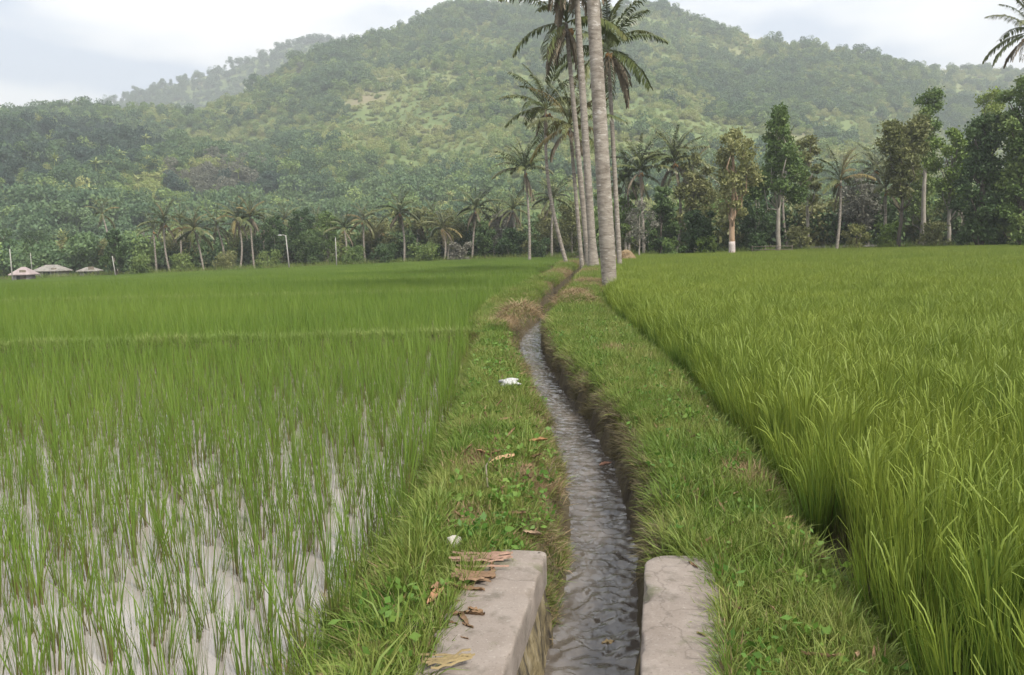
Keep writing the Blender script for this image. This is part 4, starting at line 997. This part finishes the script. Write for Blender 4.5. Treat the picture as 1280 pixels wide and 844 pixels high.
TREES = [
 # px, D, top, width, label, mat, options
 (915, 80, 160, 66, 'yellowish leafy tree with white painted lower trunk at the field edge', 'crown_yellow', dict(bark='bark_tan', trunk_frac=0.34, n=2300, leaf=0.30, r=0.30, clumps=12, white=1.7, lean=0.0)),
 (971, 84, 132, 80, 'tall green tree with slim pale trunk, right of the yellowish tree', 'crown_mid', dict(trunk_frac=0.40, n=3400, clumps=13, shape='cone', r=0.24)),
 (1008, 88, 170, 44, 'narrow green tree leaning against the tall pale trunked one', 'crown_olive', dict(trunk_frac=0.45, n=1300, clumps=7)),
 (1123, 82, 148, 76, 'tall open crowned tree with two toned trunk, middle of the right row', 'crown_olive', dict(bark='bark_dark', trunk_frac=0.42, n=3000, clumps=13, r=0.2, shape='umbrella')),
 (1155, 92, 112, 46, 'tallest thin tree with a green tuft on top in the right row', 'crown_mid', dict(trunk_frac=0.55, n=1500, clumps=7, shape='umbrella')),
 (1187, 86, 160, 62, 'light green tree with thin straight stem beside the dark dense tree', 'crown_bright', dict(trunk_frac=0.38, n=2200, clumps=11)),
 (1228, 105, 112, 52, 'bright yellow green tree top rising behind the dark dense tree', 'crown_bright', dict(trunk_frac=0.55, n=1500, clumps=7, shape='umbrella')),
 (1225, 76, 142, 70, 'big dark dense tree reaching down to the rice', 'crown_dark', dict(bark='bark_dark', trunk_frac=0.05, n=5200, clumps=18, r=0.25, shape='col')),
 (1272, 74, 95, 74, 'tall leafy green tree at the right edge of the photo', 'crown_mid', dict(bark='bark_dark', trunk_frac=0.10, n=5200, clumps=18, r=0.25, shape='col')),
 (1320, 76, 130, 90, 'broad green tree beyond the right edge of the photo', 'crown_dark', dict(bark='bark_dark', trunk_frac=0.15, n=3200, clumps=13)),
 (1075, 95, 215, 60, 'grey green feathery tree behind the short orange palm', 'crown_grey', dict(trunk_frac=0.3, n=1600, clumps=9)),
 (1085, 96, 245, 40, 'small dark tree standing behind the low spreading palm', 'crown_dark', dict(trunk_frac=0.15, n=1200, clumps=7)),
 (1150, 98, 205, 60, 'dense mid green tree filling the gap right of the two toned trunk', 'crown_mid', dict(trunk_frac=0.25, n=1800, clumps=9)),
 (1200, 95, 230, 50, 'dark low tree behind the thin straight stem', 'crown_dark', dict(trunk_frac=0.1, n=1500, clumps=8)),
 (800, 82, 250, 46, 'small grey nearly bare tree right of the straw stack', 'crown_grey', dict(trunk_frac=0.3, n=700, clumps=8, leaf=0.22, r=0.09)),
 (826, 88, 232, 44, 'dark bushy tree below the taller palm', 'crown_dark', dict(bark='bark_dark', trunk_frac=0.1, n=1900, clumps=9)),
 (868, 92, 190, 54, 'dark green tree behind, between the taller palm and the yellowish tree', 'crown_olive', dict(trunk_frac=0.15, n=2200, clumps=10)),
 (875, 84, 262, 56, 'low dark thicket tree left of the white painted trunk', 'crown_dark', dict(trunk_frac=0.08, n=1900, clumps=9)),
 (945, 96, 225, 56, 'dark tree filling the space behind the pale trunk', 'crown_dark', dict(trunk_frac=0.1, n=1900, clumps=9)),
 (782, 96, 215, 36, 'dark tree half hidden by the thick palm trunk', 'crown_mid', dict(trunk_frac=0.2, n=1400, clumps=8)),
 (1000, 102, 262, 50, 'low blue green tree far behind the pale trunk', 'crown_mid', dict(trunk_frac=0.15, n=1200, clumps=8)),
 (1040, 120, 258, 70, 'low hazy tree far behind the short orange palm', 'crown_mid', dict(trunk_frac=0.1, n=1400, clumps=9)),
 (146, 122, 286, 36, 'dark bushy tree beside the far houses', 'crown_dark', dict(bark='bark_dark', trunk_frac=0.12, n=1700, clumps=9)),
 (345, 132, 268, 44, 'round dark tree right of the brown palm pair', 'crown_dark', dict(trunk_frac=0.1, n=2000, clumps=10)),
 (378, 136, 260, 50, 'broad dark green tree behind the street lamp', 'crown_dark', dict(trunk_frac=0.1, n=2300, clumps=10)),
 (410, 134, 264, 46, 'dark green tree behind the thin post', 'crown_mid', dict(trunk_frac=0.1, n=2000, clumps=10)),
 (390, 128, 288, 50, 'low dark tree between the street lamp and the thin post', 'crown_dark', dict(trunk_frac=0.08, n=1700, clumps=9)),
 (475, 134, 270, 48, 'olive tree left of the dark spiky palm', 'crown_olive', dict(trunk_frac=0.15, n=1800, clumps=9)),
 (530, 138, 258, 50, 'olive tree right of the dark spiky palm', 'crown_olive', dict(trunk_frac=0.15, n=2000, clumps=10)),
 (560, 130, 262, 48, 'tall grey olive feathery tree in the left tree line', 'crown_olive', dict(trunk_frac=0.25, n=1700, clumps=10, leaf=0.26)),
 (606, 121, 276, 30, 'small very dark round tree at the field edge', 'crown_dark', dict(bark='bark_dark', trunk_frac=0.12, n=1500, clumps=8)),
 (632, 128, 262, 40, 'grey green tree left of the pale curved palm', 'crown_grey', dict(trunk_frac=0.15, n=1500, clumps=9)),
 (640, 120, 285, 46, 'low dark thicket tree under the pale curved palm', 'crown_dark', dict(trunk_frac=0.06, n=1600, clumps=9)),
 (684, 122, 262, 44, 'grey brown leafy tree behind the leaning thin palm', 'crown_olive', dict(trunk_frac=0.1, n=1600, clumps=9)),
 (715, 118, 250, 46, 'olive tree filling the gap behind the slim palm trunks', 'crown_olive', dict(trunk_frac=0.1, n=1600, clumps=9)),
 (752, 112, 232, 40, 'dark tree showing between the palm trunks', 'crown_mid', dict(trunk_frac=0.1, n=1500, clumps=9)),
 (232, 142, 282, 46, 'dark tree behind the leaning palm', 'crown_olive', dict(trunk_frac=0.1, n=1500, clumps=9)),
 (185, 145, 290, 40, 'grey green tree left of the straight palm', 'crown_grey', dict(trunk_frac=0.1, n=1200, clumps=8)),
 (305, 142, 280, 50, 'brownish tree behind the brown palm pair', 'crown_olive', dict(trunk_frac=0.08, n=1600, clumps=9)),
 (100, 150, 292, 46, 'dark tree behind the grey roofed house', 'crown_dark', dict(trunk_frac=0.1, n=1300, clumps=8)),
 (50, 155, 288, 60, 'dark tree behind the pink roofed house', 'crown_dark', dict(trunk_frac=0.1, n=1500, clumps=9)),
 (5, 150, 285, 50, 'dark tree at the left edge of the photo', 'crown_dark', dict(trunk_frac=0.1, n=1300, clumps=8)),
 (-40, 150, 280, 60, 'dark tree just beyond the left edge of the photo', 'crown_mid', dict(trunk_frac=0.1, n=1300, clumps=8)),
]
for k, (px, D, tp, w, lab, mt, kw) in enumerate(TREES):
    tree(px, D, tp, w, lab, mt, seed=k, group='trees of the right row' if px > 770 else 'trees of the left tree line', **kw)
# shrubs along the far edges of the fields
SHRUBS = [(175, 124, 322, 40, 'low green shrub left of the straight palm', 'crown_mid'), (228, 126, 318, 36, 'green shrub between the two pale palm trunks', 'crown_mid'), (285, 126, 316, 46, 'olive shrub under the brown palm pair', 'crown_olive'),
          (335, 124, 314, 38, 'green shrub left of the street lamp', 'crown_mid'), (440, 122, 308, 40, 'green shrub right of the thin post', 'crown_mid'), (480, 121, 306, 40, 'dark shrub under the olive palm', 'crown_dark'), (530, 120, 305, 44, 'mid green shrub right of the spiky palm', 'crown_mid'),
          (575, 119, 303, 34, 'grey shrub left of the small dark round tree', 'crown_grey'), (672, 112, 298, 34, 'dark shrub beside the pale curved palm foot', 'crown_dark'), (840, 84, 300, 40, 'leafy shrub at the rice edge under the taller palm', 'crown_mid'),
          (882, 83, 296, 36, 'bright shrub left of the white painted trunk', 'crown_bright'), (945, 84, 292, 34, 'dark shrub right of the white painted trunk', 'crown_dark'), (1000, 86, 284, 36, 'olive shrub with dry stems right of the slim pale trunk', 'crown_olive'),
          (1070, 84, 280, 40, 'dry olive shrub right of the short orange palm', 'crown_yellow'), (1110, 83, 278, 40, 'yellow green shrub at the foot of the two toned trunk', 'crown_bright'), (1165, 82, 278, 44, 'olive shrub under the light green tree', 'crown_olive'), (1275, 70, 268, 30, 'green shrub under the right edge tree', 'crown_mid')]
for k, (px, D, tp, w, lab, mt) in enumerate(SHRUBS):
    tree(px, D, tp, w, lab, mt, bark='bark_dark', trunk_frac=0.02, n=800, leaf=0.28, seed=100 + k, clumps=6, r=0.05, name='shrub', cat='shrub', group='shrubs along the field edges', shape='col')

# ------------------------------------------------------------------ undergrowth and the wood between fields and hill
def crown_only(seed, mat, n, R_, leaf, squash=0.8, k=6, name='tree'):
    rg = np.random.default_rng(seed); Pl = []
    for i in range(k):
        c = rg.normal(0, 0.36, 3) * R_; c[2] = R_ * (0.75 + 0.55 * rg.normal() * 0.6); cr = R_ * rg.uniform(0.4, 0.7)
        Pl.append(ball_points(n // k, rg, 0.45) * cr * [1, 1, squash] + c)
    P = np.concatenate(Pl); P[:, 2] = np.maximum(P[:, 2], 0.1)
    V, F = leaves(P, leaf * rg.uniform(0.6, 1.3, len(P)), rg, 0.4, 1.5); b = MB(); b.add(V, F)
    V, F, t = tube([[0, 0, -1.5], [0, 0, R_ * 0.8]], [0.06 * R_, 0.03 * R_], 5, cap=False); b.add(V, F, t)
    return b.mesh(name, MAT[mat])
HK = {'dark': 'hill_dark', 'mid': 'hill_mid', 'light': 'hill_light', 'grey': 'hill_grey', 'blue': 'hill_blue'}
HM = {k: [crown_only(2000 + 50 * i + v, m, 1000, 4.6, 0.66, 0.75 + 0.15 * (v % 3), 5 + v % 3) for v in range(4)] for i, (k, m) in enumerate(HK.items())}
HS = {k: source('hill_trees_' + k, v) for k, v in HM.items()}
def small_palm(seed):
    rg = np.random.default_rng(seed); b = MB()
    V, F, t = tube([[0, 0, -1], [0.2, 0, 4], [0.3, 0, 7.5]], [0.2, 0.16, 0.13], 5, cap=False); b.add(V, F, t)
    n = 16; az = np.arange(n) * 2.4 + rg.normal(0, 0.2, n)
    V, F, t = blades(np.tile([0.3, 0, 7.5], (n, 1)), az, rg.uniform(0.3, 1.5, n), 3.6 * rg.uniform(0.8, 1.1, n), rg.uniform(0.5, 1.3, n), 0.75, 4, 0.1, rg=rg); b.add(V, F, t)
    return b.mesh('hill_palm', MAT['hill_light'])
HP = [small_palm(k) for k in range(3)]
def build_hill_trees():
    n = 60000
    tn = rng.uniform(-0.80, 0.80, n)
    bd = np.interp(tn, _tan, _bd); rd = np.interp(tn, _tan, _rd)
    Y = np.sqrt(rng.random(n) * ((rd + 25) ** 2 - (bd - 20) ** 2) + (bd - 20) ** 2); X = tn * Y
    # keep about evenly over the ground
    keep = rng.random(n) < (rd ** 2 - bd ** 2) / 800000.0
    X, Y = X[keep], Y[keep]; tn = X / Y
    Z = hill_z(X, Y)
    s = (Y - np.interp(tn, _tan, _bd)) / (np.interp(tn, _tan, _rd) - np.interp(tn, _tan, _bd))
    f1 = fbm(X / 70 + 1.3, Y / 70 + 7.1, 121, 4); f2 = fbm(X / 28, Y / 28, 131, 3)
    wood = f1 * 0.7 + f2 * 0.3
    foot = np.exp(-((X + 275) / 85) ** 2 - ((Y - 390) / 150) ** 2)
    wood = wood + 0.35 * foot + 0.10 * (s < 0.12) + 0.06 * (s > 0.93)
    px, py = project(np.stack([X, Y, Z], 1))
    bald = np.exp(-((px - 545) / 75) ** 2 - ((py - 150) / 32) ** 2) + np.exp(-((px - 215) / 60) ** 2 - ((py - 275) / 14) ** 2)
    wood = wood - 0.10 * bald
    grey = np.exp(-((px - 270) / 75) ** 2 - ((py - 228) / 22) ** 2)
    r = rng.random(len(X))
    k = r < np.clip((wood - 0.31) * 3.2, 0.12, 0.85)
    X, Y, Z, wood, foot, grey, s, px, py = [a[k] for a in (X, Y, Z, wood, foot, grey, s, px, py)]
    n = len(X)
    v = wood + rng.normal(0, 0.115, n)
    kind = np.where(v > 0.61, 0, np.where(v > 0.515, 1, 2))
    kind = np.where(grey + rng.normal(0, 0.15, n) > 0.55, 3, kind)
    kind = np.where((foot > 0.28) & (rng.random(n) < 0.9), 4, kind)  # foothill trees get the painted cloud-shadow colour
    low = np.exp(-((px - 300) / 110) ** 2 - ((py - 236) / 26) ** 2); kind = np.where((kind < 3) & (low + rng.normal(0, 0.15, n) > 0.6), 4, kind)  # second slope patch, cloud shadow again painted as leaf colour
    size = 0.92 * np.clip(rng.lognormal(-0.1, 0.36, n), 0.4, 1.75) * np.where(kind == 0, 1.0, np.where(kind == 2, 0.62, 0.82)) * np.interp(s, [0, 1], [0.95, 1.05])
    P = np.stack([X, Y, Z - 0.5], 1); rt = rots(n, 0.08); idx = rng.integers(0, 4, n)
    vis = (px > 0) & (px < 1280) & (py < 262) & (py > -40)
    score = np.where(vis, size / Y * np.where(kind == 3, 0.7, 1), 0)
    order = np.argsort(-score)[:260]
    NM = ['dark', 'mid', 'light', 'grey', 'blue']
    LB = ['dark tree', 'mid green tree', 'yellow green tree', 'grey leafless looking tree', 'dark bluish tree']
    for i in order:
        if px[i] < 130: side = 'far left foot of the hill above the houses'
        elif py[i] > 215: side = 'foot of the hill behind the left palm group' if px[i] < 420 else 'foot of the hill above the left tree line' if px[i] < 720 else 'foot of the hill behind the right tree row'
        elif px[i] < 330: side = 'low left shoulder of the hill' if py[i] > 165 else 'skyline in front of the pale far ridge'
        elif px[i] < 520: side = 'long left ridge of the hill' if py[i] < 100 else 'slope left of the bare patch on the hill'
        elif px[i] < 720: side = 'summit slope left of the tall palms' if py[i] < 100 else 'slope around the bare patch on the hill'
        elif px[i] < 900: side = 'summit slope right of the tall palms' if py[i] < 100 else 'slope above the yellowish tree'
        else: side = 'long right ridge of the hill' if py[i] < 110 else 'right slope of the hill above the tree row'
        big = 'large ' if size[i] > 1.4 else ''
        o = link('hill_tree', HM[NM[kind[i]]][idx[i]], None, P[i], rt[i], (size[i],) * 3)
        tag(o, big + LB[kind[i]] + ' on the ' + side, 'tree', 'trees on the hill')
    m = np.ones(n, bool); m[order] = False
    LBS = ['dark woodland covering the folds of the hill', 'mid green woodland scattered over the hill', 'light yellow green scrub and small trees over the hill', 'grey thin plantation low on the left of the hill', 'dark bluish wood on the lower left of the hill']
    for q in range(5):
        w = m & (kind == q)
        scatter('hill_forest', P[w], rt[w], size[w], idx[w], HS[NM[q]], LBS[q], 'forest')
    # bushes and small palms among the clearings
    nb = 15000
    tn = rng.uniform(-0.72, 0.72, nb); bd = np.interp(tn, _tan, _bd); rd = np.interp(tn, _tan, _rd)
    Y = np.sqrt(rng.random(nb) * (rd ** 2 - bd ** 2) + bd ** 2); X = tn * Y; Z = hill_z(X, Y)
    g = rng.integers(0, 3, nb)
    for q, nm in ((1, 'mid'), (2, 'light')):
        w = g == q
        scatter('hill_scrub', np.stack([X, Y, Z - 0.3], 1)[w], rots(w.sum(), 0.1), rng.uniform(0.22, 0.5, w.sum()), rng.integers(0, 4, w.sum()), HS[nm],
                'low %s green bushes between the trees of the hill' % ('mid' if q == 1 else 'pale'), 'scrub')
    npm = 420; tn = rng.uniform(-0.66, 0.66, npm); bd = np.interp(tn, _tan, _bd)
    Y = bd + rng.random(npm) ** 1.3 * 330; X = tn * Y; Z = hill_z(X, Y)
    scatter('hill_palms', np.stack([X, Y, Z], 1), rots(npm, 0.08), rng.uniform(0.6, 1.1, npm), rng.integers(0, 3, npm), source('hill_palm', HP), 'pale palms scattered over the lower slopes of the hill', 'palms')
    # far ridge
    FX, FY, FZ = [a.ravel() for a in FAR]; k = rng.random(len(FX)) < 0.9; k &= FZ > 5
    i = rng.choice(np.where(k)[0], 16000)
    J = rng.normal(0, 9, (len(i), 2))
    scatter('far_forest', np.stack([FX[i] + J[:, 0], FY[i] + J[:, 1], FZ[i] - 1], 1), rots(len(i), 0.08), rng.uniform(0.9, 1.9, len(i)), rng.integers(0, 4, len(i)), HS['dark'], 'hazy forest covering the far ridge', 'forest')
build_hill_trees()
def build_undergrowth():
    # wood on the flat between the tree line and the hill
    n = 1500
    tn = rng.uniform(-0.76, 0.76, n); Y = np.where(tn > 0.12, rng.uniform(104, 250, n), rng.uniform(140, 250, n)); X = tn * Y
    ok = np.interp(tn, _tan, _bd) > Y - 5; X, Y = X[ok], Y[ok]; n = len(X)
    k = np.where(rng.random(n) < np.where(X < 10, 0.85, 0.35), 0, 1)
    sz = rng.uniform(0.45, 0.95, n)
    for q, nm in enumerate(('dark', 'mid')):
        w = k == q
        scatter('forest', np.stack([X, Y, zground(X, Y)], 1)[w], rots(w.sum(), 0.08), sz[w], rng.integers(0, 4, w.sum()), HS[nm], '%s green wood on the flat behind the tree lines' % ('dark' if q == 0 else 'mid'), 'forest')
    nb = 330; px = np.concatenate([rng.uniform(-90, 760, 210), rng.uniform(770, 1340, 120)])
    D = np.where(px < 765, np.interp(px, [-90, 100, 700], [152, 146, 128]) + rng.uniform(0, 16, nb), rng.uniform(98, 116, nb)); X = (px - 640) / FPX * D
    belt = source('belt_tree', [crown_only(2600 + v, 'crown_dark' if v % 3 else 'crown_olive', 1300, 4.0, 0.5, 0.9, 7) for v in range(5)])
    scatter('tree_belt', np.stack([X, D, zground(X, D)], 1), rots(nb, 0.08), rng.uniform(0.6, 1.05, nb), rng.integers(0, 5, nb), belt, 'dense dark belt of trees filling the gaps behind the palms', 'forest')
    # low weeds and dry grass under the tree lines
    px = np.concatenate([rng.uniform(-80, 720, 2600), rng.uniform(780, 1340, 2200)])
    D = np.where(px < 750, np.interp(px, [-80, 0, 640, 720], [126, 126, 117, 110]) + np.abs(rng.normal(0, 3.5, len(px))), np.interp(px, [780, 1280], [90, 77]) + np.abs(rng.normal(0, 4, len(px))))
    X = (px - 640) / FPX * D; s = rng.uniform(2.5, 7.5, len(px)) * 1.1
    P = np.stack([X, D, zground(X, D)], 1)
    dry = rng.random(len(px)) < np.where(px > 980, 0.38, 0.12)
    scatter('undergrowth', P[~dry], rots((~dry).sum(), 0.1), s[~dry], rng.integers(6, 10, (~dry).sum()), grass_src, 'rough green undergrowth along the foot of the tree lines', 'undergrowth')
    scatter('dry_undergrowth', P[dry], rots(dry.sum(), 0.1), s[dry] * 1.2, rng.integers(0, 5, dry.sum()), dry_src, 'dry stems among the undergrowth along the tree lines', 'undergrowth')
build_undergrowth()

# ------------------------------------------------------------------ houses, posts, stack
def house(px, D, w, h, d, label, roof, rh, rz=0.0, wallm='plaster'):
    g = gat(px, D); root = empty('house', g, rz, label, 'house', 'far houses at the left')
    b = MB(); b.add(*box((0, 0, h / 2 - 0.2), (w, d, h + 0.4))); link('wall', b.mesh('wall', MAT[wallm]), root)
    e = 0.45; rv = np.array([(-w / 2 - e, -d / 2 - e, h - 0.05), (w / 2 + e, -d / 2 - e, h - 0.05), (w / 2 + e, d / 2 + e, h - 0.05), (-w / 2 - e, d / 2 + e, h - 0.05), (-w / 2 + d * 0.35, 0, h + rh), (w / 2 - d * 0.35, 0, h + rh)])
    rv2 = rv + np.array([0, 0, 0.12])
    me = bpy.data.meshes.new('roof')
    me.from_pydata([tuple(v) for v in np.vstack([rv[:4], rv2])], [], [(3, 2, 1, 0), (0, 1, 5, 4), (1, 2, 6, 5), (2, 3, 7, 6), (3, 0, 4, 7), (4, 5, 9, 8), (5, 6, 9), (6, 7, 8, 9), (7, 4, 8)])
    me.materials.append(MAT[roof]); link('roof', me, root)
    for k in range(max(1, int(w / 3.2))):
        x = -w / 2 + (k + 0.5) * w / max(1, int(w / 3.2))
        b = MB(); b.add(*box((x, -d / 2 - 0.02, h * 0.55), (1.1, 0.08, 1.0))); link('window', b.mesh('window', MAT['dark_opening']), root)
    b = MB(); b.add(*box((w / 2 - 0.7, -d / 2 - 0.02, 0.85), (0.85, 0.09, 1.9))); link('door', b.mesh('door', MAT['timber']), root)
house(31, 118, 2.1, 1.1, 2.2, 'low house with a pink roof at the far left edge of the paddy', 'roof_pink', 1.0, 0.1)
house(66, 132, 4.0, 1.3, 2.8, 'long low house with pale grey roof, right of the pink roofed one', 'roof_grey', 0.9, -0.1)
house(113, 128, 2.4, 1.1, 2.0, 'small shed with a whitish roof beside the dark bushy tree', 'roof_grey', 0.5, 0.2)
def pole(px, D, top, label, lamp=False, name='post', lean=0.0, r=0.07, cat='post'):
    g = gat(px, D); H = height_of(px, top, D) - g.z
    root = empty(name, g, 0, label, cat)
    b = MB(); V, F, t = tube([[0, 0, -0.3], [lean * H * 0.5, 0, H * 0.5], [lean * H, 0, H]], [r * 1.2, r, r * 0.8], 8); b.add(V, F, t)
    link('pole', b.mesh('pole', MAT['pole'], True), root)
    if lamp:
        b = MB(); V, F, t = tube([[lean * H, 0, H - 0.1], [lean * H - 0.35, 0, H + 0.05], [lean * H - 0.7, 0, H + 0.02]], 0.045, 6); b.add(V, F, t); link('lamp_arm', b.mesh('lamp_arm', MAT['pole'], True), root)
        link('lamp_head', lump('lamp_head', 0.16, 6, MAT['plastic'], (2.0, 0.9, 0.6), 0.05, 8), root, (lean * H - 0.85, 0, H))
pole(362, 116, 294, 'pale street lamp with a short arm at the edge of the left field', True, 'street_lamp', -0.06, 0.09, 'street lamp')
pole(421, 115, 297, 'thin pale post at the field edge right of the street lamp', r=0.07)
pole(16, 112, 311, 'pale post in front of the pink roofed house', r=0.08)
pole(41, 122, 316, 'thin pale post behind the pink roofed house', r=0.05)
pole(145, 118, 320, 'short leaning pale post beside the dark bushy tree', lean=-0.1, r=0.07)
def straw_stack():
    g = gat(781, 66); root = empty('straw_stack', g, 0, 'brown heap of straw right behind the thick palm trunk', 'straw stack')
    n = 900; rg = np.random.default_rng(77)
    a = rg.random(n) * 6.28; q = np.sqrt(rg.random(n)); W_, H_ = 1.05, 1.25
    base = np.stack([np.cos(a) * q * W_ * 0.8, np.sin(a) * q * W_ * 0.7, H_ * (1 - q ** 2) * 0.9], 1)
    V, F, t = blades(base, a, rg.uniform(0.9, 1.7, n), rg.uniform(0.25, 0.6, n), 0.7, 0.035, 2, rg=rg)
    b = MB(); b.add(V, F, t); link('straw', b.mesh('straw', MAT['dry_grass']), root)
    link('heap_core', lump('heap_core', 0.8, 5, MAT['dry_grass'], (1.2, 1.0, 1.25), 0.25), root, (0, 0, 0.25))
straw_stack()
def brush_heap(px, py, w, h, label, seed):
    g = gpt(px, py); rg = np.random.default_rng(seed); n = 900
    a = rg.random(n) * 6.28; q = np.sqrt(rg.random(n))
    base = np.stack([np.cos(a) * q * w * 0.5, np.sin(a) * q * w * 0.6, h * (1 - q ** 2) * 0.8], 1)
    V, F, t = blades(base, a + rg.normal(0, 0.8, n), rg.uniform(0.6, 1.7, n), rg.uniform(0.12, 0.36, n), 0.9, 0.009, 3, rg=rg)
    o = link('brush_heap', mesh_np('brush_heap', V, F, MAT['dry_grass'], {'t': t}), None, g)
    tag(o, label, 'brush heap', 'heaps of dry grass by the ditch bend')
brush_heap(650, 398, 0.85, 0.36, 'brown heap of cut dry grass on the left bank at the ditch bend', 1)
brush_heap(718, 378, 1.2, 0.40, 'reddish brown heap of dry grass on the right bank below the thick palm', 2)
brush_heap(686, 388, 0.9, 0.32, 'small brown dry grass heap hanging into the ditch at its bend', 3)
def fence():
    a = gat(1000, 92); c = gat(1130, 90)
    root = empty('low_wall', a, 0, 'low grey wall seen through the tree trunks on the right', 'wall')
    d = c - a; ang = math.atan2(d.y, d.x); b = MB()
    b.add(*box((d.x / 2, d.y / 2, 0.35 - 0.1), (d.length, 0.22, 1.1), ang)); link('wall_body', b.mesh('wall_body', MAT['plaster']), root)
    b = MB(); b.add(*box((d.x / 2, d.y / 2, 0.84), (d.length + 0.1, 0.30, 0.07), ang)); link('coping', b.mesh('coping', MAT['pole']), root)
fence()
def rail_fence():
    a = gat(940, 82); c = gat(990, 82)
    root = empty('rail_fence', a, 0, 'short wooden rail fence at the rice edge beside the slim pale trunk', 'fence')
    d = c - a
    for k in range(4):
        q = d * (k / 3); b = MB(); V, F, t = tube([[q.x, q.y, -0.3], [q.x, q.y, 1.2]], [0.045, 0.035], 6); b.add(V, F, t); link('post', b.mesh('post', MAT['timber'], True), root)
    for z in (0.75, 1.08):
        b = MB(); V, F, t = tube([[0, -0.07, z], [d.x / 2, d.y - 0.07, z + 0.03], [d.x, d.y - 0.07, z]], 0.035, 6); b.add(V, F, t); link('rail', b.mesh('rail', MAT['timber'], True), root)
rail_fence()

# ------------------------------------------------------------------ haze
def build_haze():
    V, F = box((0, 1260, 262), (5600, 2700, 540)); V[:, 2] = np.where(V[:, 2] < 0, -9.0, 545.0); V[:, 1] = np.where(V[:, 1] < 100, -60, 2600)
    me = mesh_np('haze', V, F)
    m, N, L = new_mat('haze_air'); out = N.new('ShaderNodeOutputMaterial'); v = N.new('ShaderNodeVolumePrincipled')
    v.inputs['Color'].default_value = (0.90, 0.96, 1.0, 1); v.inputs['Density'].default_value = HAZE_DENSITY; v.inputs['Anisotropy'].default_value = 0.1
    L.new(v.outputs[0], out.inputs['Volume']); me.materials.append(m)
    tag(link('haze', me), 'thin pale blue haze lying over the fields and the hill', 'haze', kind='stuff')
build_haze()
